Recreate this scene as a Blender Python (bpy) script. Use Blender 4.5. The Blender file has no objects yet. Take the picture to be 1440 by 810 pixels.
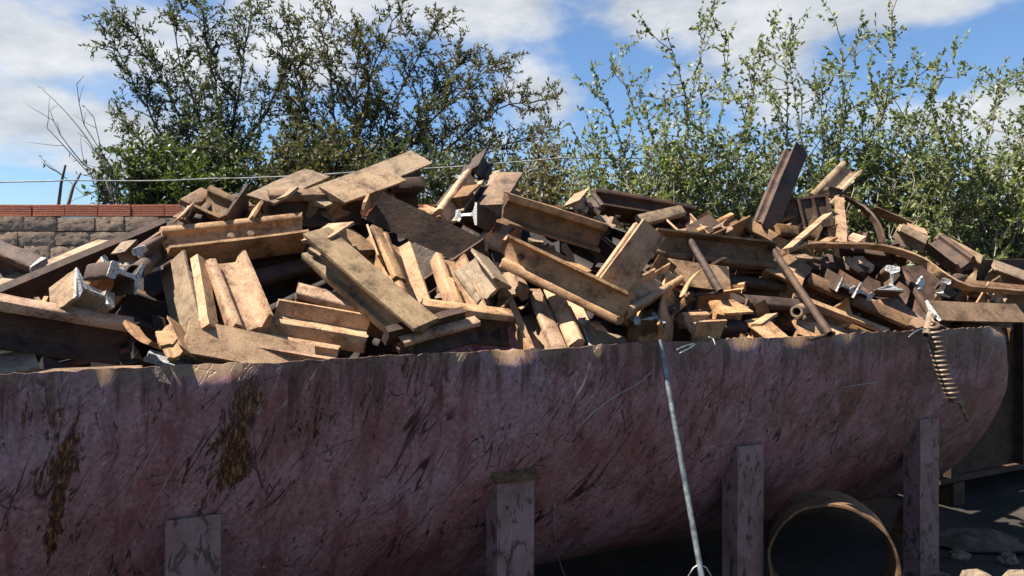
import bpy, math, random
import numpy as np
from mathutils import Vector, Matrix, noise

random.seed(7)
R = math.radians
sc = bpy.context.scene
col = sc.collection

# ------------------------------------------------------------------ camera
CAM_H, FPX, CX, HY = 1.5, 1120.0, 720.0, 390.0
cam = bpy.data.cameras.new('camera')
cam.sensor_width = 36.0
cam.lens = 28.0
cam.shift_y = -15.0 / 1440.0
cam.clip_start = 0.05
cam.clip_end = 500.0
cam_o = bpy.data.objects.new('camera', cam)
cam_o.location = (0, 0, CAM_H)
cam_o.rotation_euler = (R(90), 0, 0)
col.objects.link(cam_o)
sc.camera = cam_o

# ------------------------------------------------------------------ sun, sky, exposure
SUN = Vector((-0.48, -0.08, 0.87)).normalized()
sun = bpy.data.lights.new('sun', 'SUN')
sun.energy = 5.0
sun.angle = R(0.5)
sun.color = (1.0, 0.945, 0.85)
sun_o = bpy.data.objects.new('sun', sun)
sun_o.rotation_euler = SUN.to_track_quat('Z', 'Y').to_euler()
sun_o.location = SUN * 30
col.objects.link(sun_o)

sc.view_settings.view_transform = 'Standard'
sc.view_settings.look = 'None'
sc.view_settings.exposure = 1.5
sc.view_settings.gamma = 1.0
sc.view_settings.use_curve_mapping = False

world = bpy.data.worlds.new('World')
sc.world = world
world.use_nodes = True
sc.cycles.max_bounces = 6
sc.cycles.adaptive_threshold = 0.02
sc.cycles.diffuse_bounces = 1
sc.cycles.glossy_bounces = 2
sc.cycles.transmission_bounces = 2


def build_world():
    nt = world.node_tree
    nt.nodes.clear()
    N = nt.nodes.new
    L = nt.links.new
    out = N('ShaderNodeOutputWorld')
    bg = N('ShaderNodeBackground')
    bg.inputs['Strength'].default_value = 0.050
    L(bg.outputs[0], out.inputs[0])
    sky = N('ShaderNodeTexSky')
    sky.sky_type = 'NISHITA'
    sky.sun_disc = False
    sky.sun_elevation = math.asin(SUN.z)
    sky.sun_rotation = math.atan2(SUN.x, SUN.y)
    sky.air_density = 1.0
    sky.dust_density = 0.3
    sky.ozone_density = 2.0
    tc = N('ShaderNodeTexCoord')

    def math_(op, a, b=None, clamp=False):
        m = N('ShaderNodeMath')
        m.operation = op
        m.use_clamp = clamp
        for i, v in enumerate((a, b)):
            if v is None:
                continue
            if hasattr(v, 'links'):
                L(v, m.inputs[i])
            else:
                m.inputs[i].default_value = v
        return m.outputs[0]

    def noise_(scale_vec, loc, scale, detail, rough):
        mp = N('ShaderNodeMapping')
        mp.inputs['Scale'].default_value = scale_vec
        mp.inputs['Location'].default_value = loc
        L(tc.outputs['Generated'], mp.inputs[0])
        n = N('ShaderNodeTexNoise')
        n.inputs['Scale'].default_value = scale
        n.inputs['Detail'].default_value = detail
        n.inputs['Roughness'].default_value = rough
        L(mp.outputs[0], n.inputs['Vector'])
        return n.outputs['Fac']

    n1 = noise_((1.0, 1.0, 1.9), (2.3, 0.4, 0.1), 5.2, 10, 0.55)
    n2 = noise_((1.0, 1.0, 2.8), (7.1, 3.3, 1.9), 7.0, 8, 0.6)
    bias = None
    # cloud banks: pixel centre, half width, half height, weight
    for (px, py, hw, hh, wt) in [(1180, -10, 360, 62, .36), (60, 40, 250, 60, .24), (60, 175, 210, 40, .19), (40, 232, 170, 16, .16), (60, 112, 220, 24, -.12), (90, 268, 240, 18, -.2),
                                 (770, 140, 85, 40, .24), (1150, 165, 330, 60, .20), (470, -5, 260, 40, .18),
                                 (740, 45, 90, 50, .08), (450, 120, 260, 80, .13), (760, 240, 200, 40, -.10),
                                 (840, 80, 80, 60, -.16), (1400, 70, 120, 26, -.14)]:
        d = Vector(((px - CX) / FPX, 1.0, (HY - py) / FPX)).normalized()
        s = N('ShaderNodeVectorMath')
        s.operation = 'SUBTRACT'
        L(tc.outputs['Generated'], s.inputs[0])
        s.inputs[1].default_value = d
        m = N('ShaderNodeVectorMath')
        m.operation = 'MULTIPLY'
        L(s.outputs[0], m.inputs[0])
        m.inputs[1].default_value = (FPX / hw, FPX / hw, FPX / hh)
        dt = N('ShaderNodeVectorMath')
        dt.operation = 'DOT_PRODUCT'
        L(m.outputs[0], dt.inputs[0])
        L(m.outputs[0], dt.inputs[1])
        g = math_('MULTIPLY', math_('POWER', 2.718, math_('MULTIPLY', dt.outputs['Value'], -1.0)), wt)
        bias = g if bias is None else math_('ADD', bias, g)
    dens = math_('ADD', n1, bias)
    mr = N('ShaderNodeMapRange')
    mr.interpolation_type = 'SMOOTHSTEP'
    mr.inputs['From Min'].default_value = 0.53
    mr.inputs['From Max'].default_value = 0.74
    L(dens, mr.inputs['Value'])
    # cloud shade: thick parts greyer
    mr2 = N('ShaderNodeMapRange')
    mr2.inputs['From Min'].default_value = 0.35
    mr2.inputs['From Max'].default_value = 0.66
    L(n2, mr2.inputs['Value'])
    cr = N('ShaderNodeMix')
    cr.data_type = 'RGBA'
    cr.inputs['A'].default_value = (3.9, 4.2, 4.6, 1)
    cr.inputs['B'].default_value = (6.5, 6.6, 6.7, 1)
    L(mr2.outputs[0], cr.inputs['Factor'])
    mix = N('ShaderNodeMix')
    mix.data_type = 'RGBA'
    L(math_('MULTIPLY', mr.outputs[0], 0.94), mix.inputs['Factor'])
    tint = N('ShaderNodeMix')
    tint.data_type = 'RGBA'
    tint.blend_type = 'MULTIPLY'
    tint.inputs['Factor'].default_value = 1.0
    L(sky.outputs[0], tint.inputs['A'])
    tint.inputs['B'].default_value = (0.78, 0.94, 1.12, 1)
    L(tint.outputs['Result'], mix.inputs['A'])
    L(cr.outputs['Result'], mix.inputs['B'])
    L(mix.outputs['Result'], bg.inputs['Color'])


build_world()


# ------------------------------------------------------------------ helpers
def px(x, y, Y):
    """the point at depth Y that the photograph shows at pixel x, y"""
    return Vector(((x - CX) / FPX * Y, Y, CAM_H - (y - HY) / FPX * Y))


def tag(o, label=None, cat=None, group=None, kind=None):
    if label:
        o['label'] = label
    if cat:
        o['category'] = cat
    if group:
        o['group'] = group
    if kind:
        o['kind'] = kind
    return o


def mesh_obj(name, verts, faces, mat, parent=None, smooth=None, mat_idx=None):
    me = bpy.data.meshes.new(name)
    me.from_pydata([tuple(v) for v in verts], [], faces)
    if mat is not None:
        for m in (mat if isinstance(mat, (list, tuple)) else [mat]):
            me.materials.append(m)
    if mat_idx is not None:
        me.polygons.foreach_set('material_index', mat_idx)
    if smooth is not None:
        me.polygons.foreach_set('use_smooth', [True] * len(me.polygons))
        if smooth < 179:
            me.set_sharp_from_angle(angle=R(smooth))
    me.update()
    o = bpy.data.objects.new(name, me)
    col.objects.link(o)
    if parent is not None:
        o.parent = parent
    return o


def empty(name, loc=(0, 0, 0)):
    o = bpy.data.objects.new(name, None)
    o.location = loc
    o.empty_display_size = 0.1
    col.objects.link(o)
    return o


class MB:
    """collects boxes, tubes and quads into one mesh"""

    def __init__(self):
        self.v, self.f = [], []

    def add(self, verts, faces):
        n = len(self.v)
        self.v += [Vector(v) for v in verts]
        self.f += [tuple(i + n for i in f) for f in faces]
        return self

    def box(self, c, a, b, d):
        """centre, and three half-axis vectors"""
        c, a, b, d = Vector(c), Vector(a), Vector(b), Vector(d)
        if a.cross(b).dot(d) < 0:
            a = -a
        vs = [c + sx * a + sy * b + sz * d for sz in (-1, 1) for sy in (-1, 1) for sx in (-1, 1)]
        return self.add(vs, [(0, 2, 3, 1), (4, 5, 7, 6), (0, 1, 5, 4), (2, 6, 7, 3), (0, 4, 6, 2), (1, 3, 7, 5)])

    def tube(self, pts, rad, n=8, cap=True, flat=1.0):
        pts = [Vector(p) for p in pts]
        if not hasattr(rad, '__len__'):
            rad = [rad] * len(pts)
        base = len(self.v)
        up = Vector((0.13, 0.21, 0.97))
        for i, p in enumerate(pts):
            t = (pts[min(i + 1, len(pts) - 1)] - pts[max(i - 1, 0)])
            if t.length < 1e-9:
                t = Vector((0, 0, 1))
            t.normalize()
            s = t.cross(up)
            if s.length < 1e-3:
                s = t.cross(Vector((1, 0, 0)))
            s.normalize()
            u = s.cross(t)
            for k in range(n):
                a = 2 * math.pi * k / n
                self.v.append(p + (s * math.cos(a) + u * math.sin(a) * flat) * rad[i])
        for i in range(len(pts) - 1):
            for k in range(n):
                k2 = (k + 1) % n
                self.f.append((base + i * n + k, base + i * n + k2, base + (i + 1) * n + k2, base + (i + 1) * n + k))
        if cap:
            self.f.append(tuple(base + k for k in range(n - 1, -1, -1)))
            self.f.append(tuple(base + (len(pts) - 1) * n + k for k in range(n)))
        return self

    def pipe(self, p0, p1, r, wall=0.004, n=20):
        """a hollow tube with open ends"""
        p0, p1 = Vector(p0), Vector(p1)
        t = (p1 - p0).normalized()
        s = t.cross(Vector((0.13, 0.21, 0.97))).normalized()
        u = s.cross(t)
        rings = [(p0, r), (p1, r), (p1, r - wall), (p0, r - wall)]
        vs = []
        for p, rr in rings:
            for k in range(n):
                a = 2 * math.pi * k / n
                vs.append(p + (s * math.cos(a) + u * math.sin(a)) * rr)
        fs = []
        for i in range(4):
            j = (i + 1) % 4
            for k in range(n):
                k2 = (k + 1) % n
                fs.append((i * n + k, i * n + k2, j * n + k2, j * n + k))
        return self.add(vs, fs)

    def build(self, name, mat, parent=None, smooth=None):
        return mesh_obj(name, self.v, self.f, mat, parent, smooth)


# ------------------------------------------------------------------ materials
def new_mat(name):
    m = bpy.data.materials.new(name)
    m.use_nodes = True
    nt = m.node_tree
    b = nt.nodes['Principled BSDF']
    return m, nt, b


def ramp(nt, stops):
    r = nt.nodes.new('ShaderNodeValToRGB')
    e = r.color_ramp.elements
    while len(e) < len(stops):
        e.new(0.5)
    for i, (p, c) in enumerate(stops):
        e[i].position = p
        e[i].color = (c[0], c[1], c[2], 1)
    return r


def tex_noise(nt, vec, scale, detail=6, rough=0.55, dist=0.0):
    n = nt.nodes.new('ShaderNodeTexNoise')
    n.inputs['Scale'].default_value = scale
    n.inputs['Detail'].default_value = detail
    n.inputs['Roughness'].default_value = rough
    n.inputs['Distortion'].default_value = dist
    nt.links.new(vec, n.inputs['Vector'])
    return n.outputs['Fac']


def mapping(nt, vec, scale=(1, 1, 1), loc=(0, 0, 0), rot=(0, 0, 0)):
    m = nt.nodes.new('ShaderNodeMapping')
    m.inputs['Scale'].default_value = scale
    m.inputs['Location'].default_value = loc
    m.inputs['Rotation'].default_value = rot
    nt.links.new(vec, m.inputs[0])
    return m.outputs[0]


def mix_rgb(nt, fac, a, b, mode='MIX'):
    m = nt.nodes.new('ShaderNodeMix')
    m.data_type = 'RGBA'
    m.blend_type = mode
    for sock, v in ((m.inputs['Factor'], fac), (m.inputs['A'], a), (m.inputs['B'], b)):
        if hasattr(v, 'links'):
            nt.links.new(v, sock)
        elif isinstance(v, (int, float)):
            sock.default_value = v
        else:
            sock.default_value = (v[0], v[1], v[2], 1)
    return m.outputs['Result']


def mrange(nt, v, a, b, c=0.0, d=1.0):
    m = nt.nodes.new('ShaderNodeMapRange')
    m.inputs['From Min'].default_value = a
    m.inputs['From Max'].default_value = b
    m.inputs['To Min'].default_value = c
    m.inputs['To Max'].default_value = d
    nt.links.new(v, m.inputs['Value'])
    return m.outputs[0]


def vmath(nt, op, a, b=None):
    m = nt.nodes.new('ShaderNodeMath')
    m.operation = op
    for i, v in enumerate((a, b)):
        if v is None:
            continue
        if hasattr(v, 'links'):
            nt.links.new(v, m.inputs[i])
        else:
            m.inputs[i].default_value = v
    return m.outputs[0]


def bump(nt, b, h, strength=0.4, dist=0.01):
    n = nt.nodes.new('ShaderNodeBump')
    n.inputs['Strength'].default_value = strength
    n.inputs['Distance'].default_value = dist
    nt.links.new(h, n.inputs['Height'])
    nt.links.new(n.outputs[0], b.inputs['Normal'])


def rust_mat(name, light, mid, dark, scale=1.0, rough=0.72, speckle=0.5, metallic=0.0):
    m, nt, b = new_mat(name)
    tc = nt.nodes.new('ShaderNodeTexCoord')
    oi = nt.nodes.new('ShaderNodeObjectInfo')
    add = nt.nodes.new('ShaderNodeVectorMath')
    add.operation = 'ADD'
    mul = nt.nodes.new('ShaderNodeVectorMath')
    mul.operation = 'SCALE'
    comb = nt.nodes.new('ShaderNodeCombineXYZ')
    for i in range(3):
        nt.links.new(oi.outputs['Random'], comb.inputs[i])
    nt.links.new(comb.outputs[0], mul.inputs[0])
    mul.inputs['Scale'].default_value = 37.0
    nt.links.new(tc.outputs['Object'], add.inputs[0])
    nt.links.new(mul.outputs[0], add.inputs[1])
    v = add.outputs[0]
    n1 = tex_noise(nt, v, 9 * scale, 7, 0.62, 0.4)
    n2 = tex_noise(nt, mapping(nt, v, (0.8, 1, 1)), 46 * scale, 7, 0.7)
    n3 = tex_noise(nt, v, 210 * scale, 3, 0.6)
    n4 = tex_noise(nt, v, 120 * scale, 4, 0.6)
    c1 = ramp(nt, [(0.385, dark), (0.465, mid), (0.535, light), (0.65, tuple(min(1, c * 1.18) for c in light))])
    s = vmath(nt, 'ADD', vmath(nt, 'MULTIPLY', n1, 0.55), vmath(nt, 'MULTIPLY', n2, 0.3))
    s = vmath(nt, 'ADD', s, vmath(nt, 'MULTIPLY', n4, 0.15))
    nt.links.new(s, c1.inputs[0])
    sp = mrange(nt, n3, 0.48, 0.68, 1.0, 1.0 - 0.85 * speckle)
    c = mix_rgb(nt, 1.0, c1.outputs[0], sp, 'MULTIPLY')
    # chipped dark scale
    n5 = tex_noise(nt, v, 30 * scale, 9, 0.74, 0.3)
    chip = mrange(nt, n5, 0.585, 0.66, 0, 0.55)
    c = mix_rgb(nt, chip, c, tuple(d * 0.8 for d in dark))
    hs = nt.nodes.new('ShaderNodeHueSaturation')
    nt.links.new(c, hs.inputs['Color'])
    nt.links.new(mrange(nt, oi.outputs['Random'], 0, 1, 0.84, 1.24), hs.inputs['Value'])
    r2 = vmath(nt, 'FRACT', vmath(nt, 'MULTIPLY', oi.outputs['Random'], 17.3))
    nt.links.new(mrange(nt, r2, 0, 1, 0.84, 1.08), hs.inputs['Saturation'])
    r3 = vmath(nt, 'FRACT', vmath(nt, 'MULTIPLY', oi.outputs['Random'], 41.7))
    nt.links.new(mrange(nt, r3, 0, 1, 0.4955, 0.5035), hs.inputs['Hue'])
    nt.links.new(hs.outputs[0], b.inputs['Base Color'])
    b.inputs['Roughness'].default_value = rough
    b.inputs['Metallic'].default_value = metallic
    b.inputs['Specular IOR Level'].default_value = 0.35
    h = vmath(nt, 'ADD', vmath(nt, 'MULTIPLY', n2, 0.6), vmath(nt, 'MULTIPLY', n3, 0.25))
    h = vmath(nt, 'SUBTRACT', h, vmath(nt, 'MULTIPLY', chip, 0.5))
    bump(nt, b, h, 0.8, 0.005)
    return m


M = {}
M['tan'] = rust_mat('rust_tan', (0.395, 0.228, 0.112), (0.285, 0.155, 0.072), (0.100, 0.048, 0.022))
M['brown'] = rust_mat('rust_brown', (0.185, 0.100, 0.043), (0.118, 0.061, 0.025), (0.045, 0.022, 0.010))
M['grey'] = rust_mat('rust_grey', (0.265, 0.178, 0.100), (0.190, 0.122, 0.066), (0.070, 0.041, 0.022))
M['dark'] = rust_mat('rust_dark', (0.072, 0.037, 0.020), (0.044, 0.022, 0.012), (0.019, 0.010, 0.006))  # dark rust, also standing in for shade on rails whose visible side is unlit
M['pipe'] = rust_mat('rust_pipe', (0.090, 0.052, 0.030), (0.060, 0.033, 0.020), (0.028, 0.016, 0.011))
M['gap'] = rust_mat('rust_gap_shade', (0.020, 0.011, 0.008), (0.013, 0.008, 0.006), (0.007, 0.004, 0.004))  # the same rust blackened, so the deep shade of the gaps is painted in


def silver_mat():
    m, nt, b = new_mat('bright_cut_steel')
    tc = nt.nodes.new('ShaderNodeTexCoord')
    n = tex_noise(nt, tc.outputs['Object'], 120, 5, 0.65)
    r = ramp(nt, [(0.32, (0.08, 0.068, 0.056)), (0.45, (0.32, 0.305, 0.28)), (0.64, (0.56, 0.55, 0.52))])
    nt.links.new(n, r.inputs[0])
    nt.links.new(r.outputs[0], b.inputs['Base Color'])
    b.inputs['Metallic'].default_value = 0.25
    b.inputs['Roughness'].default_value = 0.5
    bump(nt, b, n, 0.8, 0.004)
    return m


M['silver'] = silver_mat()


def flaky_mat():
    m, nt, b = new_mat('flaky_whitened_steel')
    tc = nt.nodes.new('ShaderNodeTexCoord')
    n = tex_noise(nt, tc.outputs['Object'], 70, 8, 0.75, 1.0)
    r = ramp(nt, [(0.34, (0.05, 0.04, 0.032)), (0.48, (0.27, 0.255, 0.235)), (0.62, (0.56, 0.55, 0.53))])
    nt.links.new(n, r.inputs[0])
    nt.links.new(r.outputs[0], b.inputs['Base Color'])
    b.inputs['Roughness'].default_value = 0.5
    bump(nt, b, n, 1.0, 0.012)
    return m


M['flaky'] = flaky_mat()


def plain_mat(name, c1, c2, scale=30, rough=0.6, metallic=0.0, bstr=0.3):
    m, nt, b = new_mat(name)
    tc = nt.nodes.new('ShaderNodeTexCoord')
    n = tex_noise(nt, tc.outputs['Object'], scale, 7, 0.6)
    r = ramp(nt, [(0.35, c1), (0.65, c2)])
    nt.links.new(n, r.inputs[0])
    nt.links.new(r.outputs[0], b.inputs['Base Color'])
    b.inputs['Roughness'].default_value = rough
    b.inputs['Metallic'].default_value = metallic
    bump(nt, b, n, bstr, 0.01)
    return m


M['galv'] = plain_mat('galvanised_steel', (0.08, 0.09, 0.088), (0.24, 0.26, 0.25), 30, 0.45, 0.5)
M['wire'] = plain_mat('pale_wire', (0.2, 0.17, 0.14), (0.42, 0.38, 0.33), 60, 0.5, 0.2)
M['cord'] = plain_mat('pale_cord', (0.10, 0.10, 0.095), (0.30, 0.30, 0.29), 9, 0.7)
M['spring'] = plain_mat('spring_steel', (0.10, 0.065, 0.038), (0.27, 0.19, 0.125), 40, 0.5, 0.2)
M['earth'] = plain_mat('loose_earth', (0.05, 0.034, 0.022), (0.13, 0.092, 0.06), 14, 0.95, 0, 0.9)
M['bark'] = plain_mat('dark_bark', (0.035, 0.028, 0.022), (0.09, 0.072, 0.056), 24, 0.9)
M['bark_pale'] = plain_mat('pale_bark', (0.14, 0.115, 0.09), (0.30, 0.26, 0.21), 24, 0.9)
M['bark_dry'] = plain_mat('dry_bark', (0.05, 0.042, 0.036), (0.13, 0.11, 0.095), 24, 0.9)
M['stone'] = plain_mat('dusty_rubble', (0.08, 0.055, 0.036), (0.23, 0.165, 0.105), 22, 0.9, 0, 0.9)
M['plastic'] = plain_mat('dirty_dark_sheet', (0.012, 0.009, 0.007), (0.035, 0.027, 0.02), 9, 0.8, 0, 0.8)


def leaf_mat(name, stops, rough=0.5, trans=0.35):
    m, nt, b = new_mat(name)
    g = nt.nodes.new('ShaderNodeNewGeometry')
    r = ramp(nt, stops)
    nt.links.new(g.outputs['Random Per Island'], r.inputs[0])
    nt.links.new(r.outputs[0], b.inputs['Base Color'])
    b.inputs['Roughness'].default_value = rough
    b.inputs['Specular IOR Level'].default_value = 0.45
    tr = nt.nodes.new('ShaderNodeBsdfTranslucent')
    c = mix_rgb(nt, 1.0, r.outputs[0], (1.15, 1.25, 0.5), 'MULTIPLY')
    nt.links.new(c, tr.inputs['Color'])
    ms = nt.nodes.new('ShaderNodeMixShader')
    ms.inputs[0].default_value = trans
    nt.links.new(b.outputs[0], ms.inputs[1])
    nt.links.new(tr.outputs[0], ms.inputs[2])
    nt.links.new(ms.outputs[0], nt.nodes['Material Output'].inputs[0])
    return m


M['leaf_a'] = leaf_mat('leaf_dark', [(0.0, (0.028, 0.037, 0.017)), (0.4, (0.058, 0.071, 0.031)), (0.8, (0.105, 0.115, 0.052)), (1.0, (0.16, 0.15, 0.075))])
M['leaf_b'] = leaf_mat('leaf_olive', [(0.0, (0.038, 0.042, 0.019)), (0.5, (0.082, 0.084, 0.037)), (0.9, (0.140, 0.122, 0.055)), (1.0, (0.18, 0.095, 0.042))])
M['leaf_c'] = leaf_mat('leaf_fresh', [(0.0, (0.034, 0.052, 0.015)), (0.5, (0.068, 0.095, 0.026)), (1.0, (0.125, 0.15, 0.048))])
M['leaf_d'] = leaf_mat('leaf_shoot', [(0.0, (0.060, 0.082, 0.024)), (0.5, (0.135, 0.168, 0.050)), (0.85, (0.215, 0.235, 0.085)), (1.0, (0.32, 0.29, 0.13))])
M['leaf_e'] = leaf_mat('leaf_straw', [(0.0, (0.055, 0.058, 0.020)), (0.5, (0.125, 0.112, 0.044)), (1.0, (0.24, 0.18, 0.08))])


def leg_mat():
    m, nt, b = new_mat('purple_leg_paint')
    tc = nt.nodes.new('ShaderNodeTexCoord')
    v = tc.outputs['Object']
    n = tex_noise(nt, v, 7, 7, 0.65)
    base = ramp(nt, [(0.34, (0.150, 0.072, 0.060)), (0.62, (0.245, 0.148, 0.140))])
    nt.links.new(n, base.inputs[0])
    n2 = tex_noise(nt, mapping(nt, v, (1, 1, 0.5)), 26, 8, 0.7, 0.7)
    c = mix_rgb(nt, mrange(nt, n2, 0.53, 0.58, 0, 0.9), base.outputs[0], (0.050, 0.026, 0.019))
    n3 = tex_noise(nt, mapping(nt, v, (1, 1, 0.3)), 40, 6, 0.6, 0.7)
    c = mix_rgb(nt, mrange(nt, n3, 0.66, 0.70, 0, 0.7), c, (0.44, 0.36, 0.32))
    nt.links.new(c, b.inputs['Base Color'])
    b.inputs['Roughness'].default_value = 0.6
    bump(nt, b, n2, 0.5, 0.006)
    return m


M['leg'] = leg_mat()


def ground_mat():
    m, nt, b = new_mat('packed_earth')
    tc = nt.nodes.new('ShaderNodeTexCoord')
    v = tc.outputs['Object']
    n = tex_noise(nt, v, 1.1, 9, 0.65)
    r = ramp(nt, [(0.32, (0.016, 0.011, 0.008)), (0.52, (0.034, 0.024, 0.016)), (0.7, (0.07, 0.05, 0.033))])
    nt.links.new(n, r.inputs[0])
    n2 = tex_noise(nt, v, 30, 6, 0.7)
    c = mix_rgb(nt, 1.0, r.outputs[0], mrange(nt, n2, 0.3, 0.7, 0.6, 1.3), 'MULTIPLY')
    nt.links.new(c, b.inputs['Base Color'])
    b.inputs['Roughness'].default_value = 0.95
    bump(nt, b, n2, 0.9, 0.03)
    return m


M['ground'] = ground_mat()
M['brick'] = plain_mat('red_hollow_brick', (0.32, 0.09, 0.05), (0.55, 0.19, 0.10), 14, 0.85, 0, 0.6)


def block_mat():
    m, nt, b = new_mat('weathered_mud_block')
    tc = nt.nodes.new('ShaderNodeTexCoord')
    v = tc.outputs['Object']
    oi = nt.nodes.new('ShaderNodeObjectInfo')
    n = tex_noise(nt, v, 9, 8, 0.7, 0.4)
    r = ramp(nt, [(0.30, (0.16, 0.10, 0.064)), (0.5, (0.36, 0.25, 0.17)), (0.68, (0.50, 0.37, 0.27))])
    nt.links.new(n, r.inputs[0])
    n2 = tex_noise(nt, v, 45, 6, 0.7)
    c = mix_rgb(nt, 1.0, r.outputs[0], mrange(nt, n2, 0.3, 0.7, 0.65, 1.25), 'MULTIPLY')
    c = mix_rgb(nt, 1.0, c, mrange(nt, oi.outputs['Random'], 0, 1, 0.8, 1.15), 'MULTIPLY')
    nt.links.new(c, b.inputs['Base Color'])
    b.inputs['Roughness'].default_value = 0.95
    h = vmath(nt, 'ADD', vmath(nt, 'MULTIPLY', n, 0.6), vmath(nt, 'MULTIPLY', n2, 0.6))
    bump(nt, b, h, 1.0, 0.022)
    return m


M['block'] = block_mat()
M['mortar'] = plain_mat('crumbling_mortar', (0.15, 0.098, 0.065), (0.33, 0.235, 0.165), 12, 0.95, 0, 0.9)

# ------------------------------------------------------------------ ground
def build_ground():
    n = 90
    xs = np.concatenate([np.linspace(-60, -9, 14), np.linspace(-8.4, 8.4, n), np.linspace(9, 60, 14)])
    ys = np.concatenate([np.linspace(-40, -1, 12), np.linspace(-0.6, 12, n), np.linspace(13, 90, 18)])
    vs, fs = [], []
    for y in ys:
        for x in xs:
            near = abs(x) < 8.5 and -0.7 < y < 12.1
            z = 0.035 * noise.noise(Vector((x * 1.3, y * 1.3, 0))) + 0.015 * noise.noise(Vector((x * 5, y * 5, 3))) if near else 0
            vs.append((x, y, z - 0.012))
    w = len(xs)
    for j in range(len(ys) - 1):
        for i in range(w - 1):
            fs.append((j * w + i, j * w + i + 1, (j + 1) * w + i + 1, (j + 1) * w + i))
    o = mesh_obj('ground', vs, fs, M['ground'], smooth=180)
    tag(o, kind='structure')


build_ground()

# ------------------------------------------------------------------ the tank: half of a steel cylinder lying open side up
T0 = Vector((-0.924, 2.3, 1.245))            # a point of the front rim
AX = Vector((0.883, 0.469, 0)).normalized()   # along the tank
SD = Vector((-0.469, 0.883, 0)).normalized()  # from front rim to back rim
TR, TDROP = 1.13, 1.15                        # half width and depth
T_MIN, T_MAX = -1.7, 4.05


def tank(t, s, z=0.0):
    """point at t along the tank, s behind the front rim, z above the rim"""
    return T0 + AX * t + SD * s + Vector((0, 0, z))


def rim_t(x, s=0.0):
    """t of the point on the line s behind the rim which shows at pixel column x"""
    k = (x - CX) / FPX
    bx = T0.x + SD.x * s
    by = T0.y + SD.y * s
    return (k * by - bx) / (AX.x - k * AX.y)


# where the torn rim leans inwards (t, half length, amount) and so catches the sun
FLARES = [(rim_t(290), 0.13, 0.032), (rim_t(140), 0.03, 0.02), (rim_t(720), 0.085, 0.045), (rim_t(645), 0.03, 0.015),
          (rim_t(838), 0.03, 0.02), (rim_t(1045), 0.09, 0.03), (rim_t(1120), 0.09, 0.026), (rim_t(1190), 0.07, 0.02), (rim_t(1412), 0.10, 0.05)]


def shell_hit(x, y, proud=0.0):
    """where the sight line through a pixel meets the flank of the tank"""
    for k in range(1600):
        Y = 1.6 + k * 0.0025
        p = px(x, y, Y)
        q = p - T0
        s, z = q.dot(SD), q.z
        if z <= 0.02 and s > -0.02 and ((s - TR) / TR) ** 2 + (min(z, 0) / TDROP) ** 2 <= 1.0:
            return p - SD * proud
    return px(x, y, 3.0)


def shell_uv(x, y):
    q = shell_hit(x, y) - T0
    return q.dot(AX), math.atan2(-q.z / TDROP, (TR - q.dot(SD)) / TR) * TR


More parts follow.
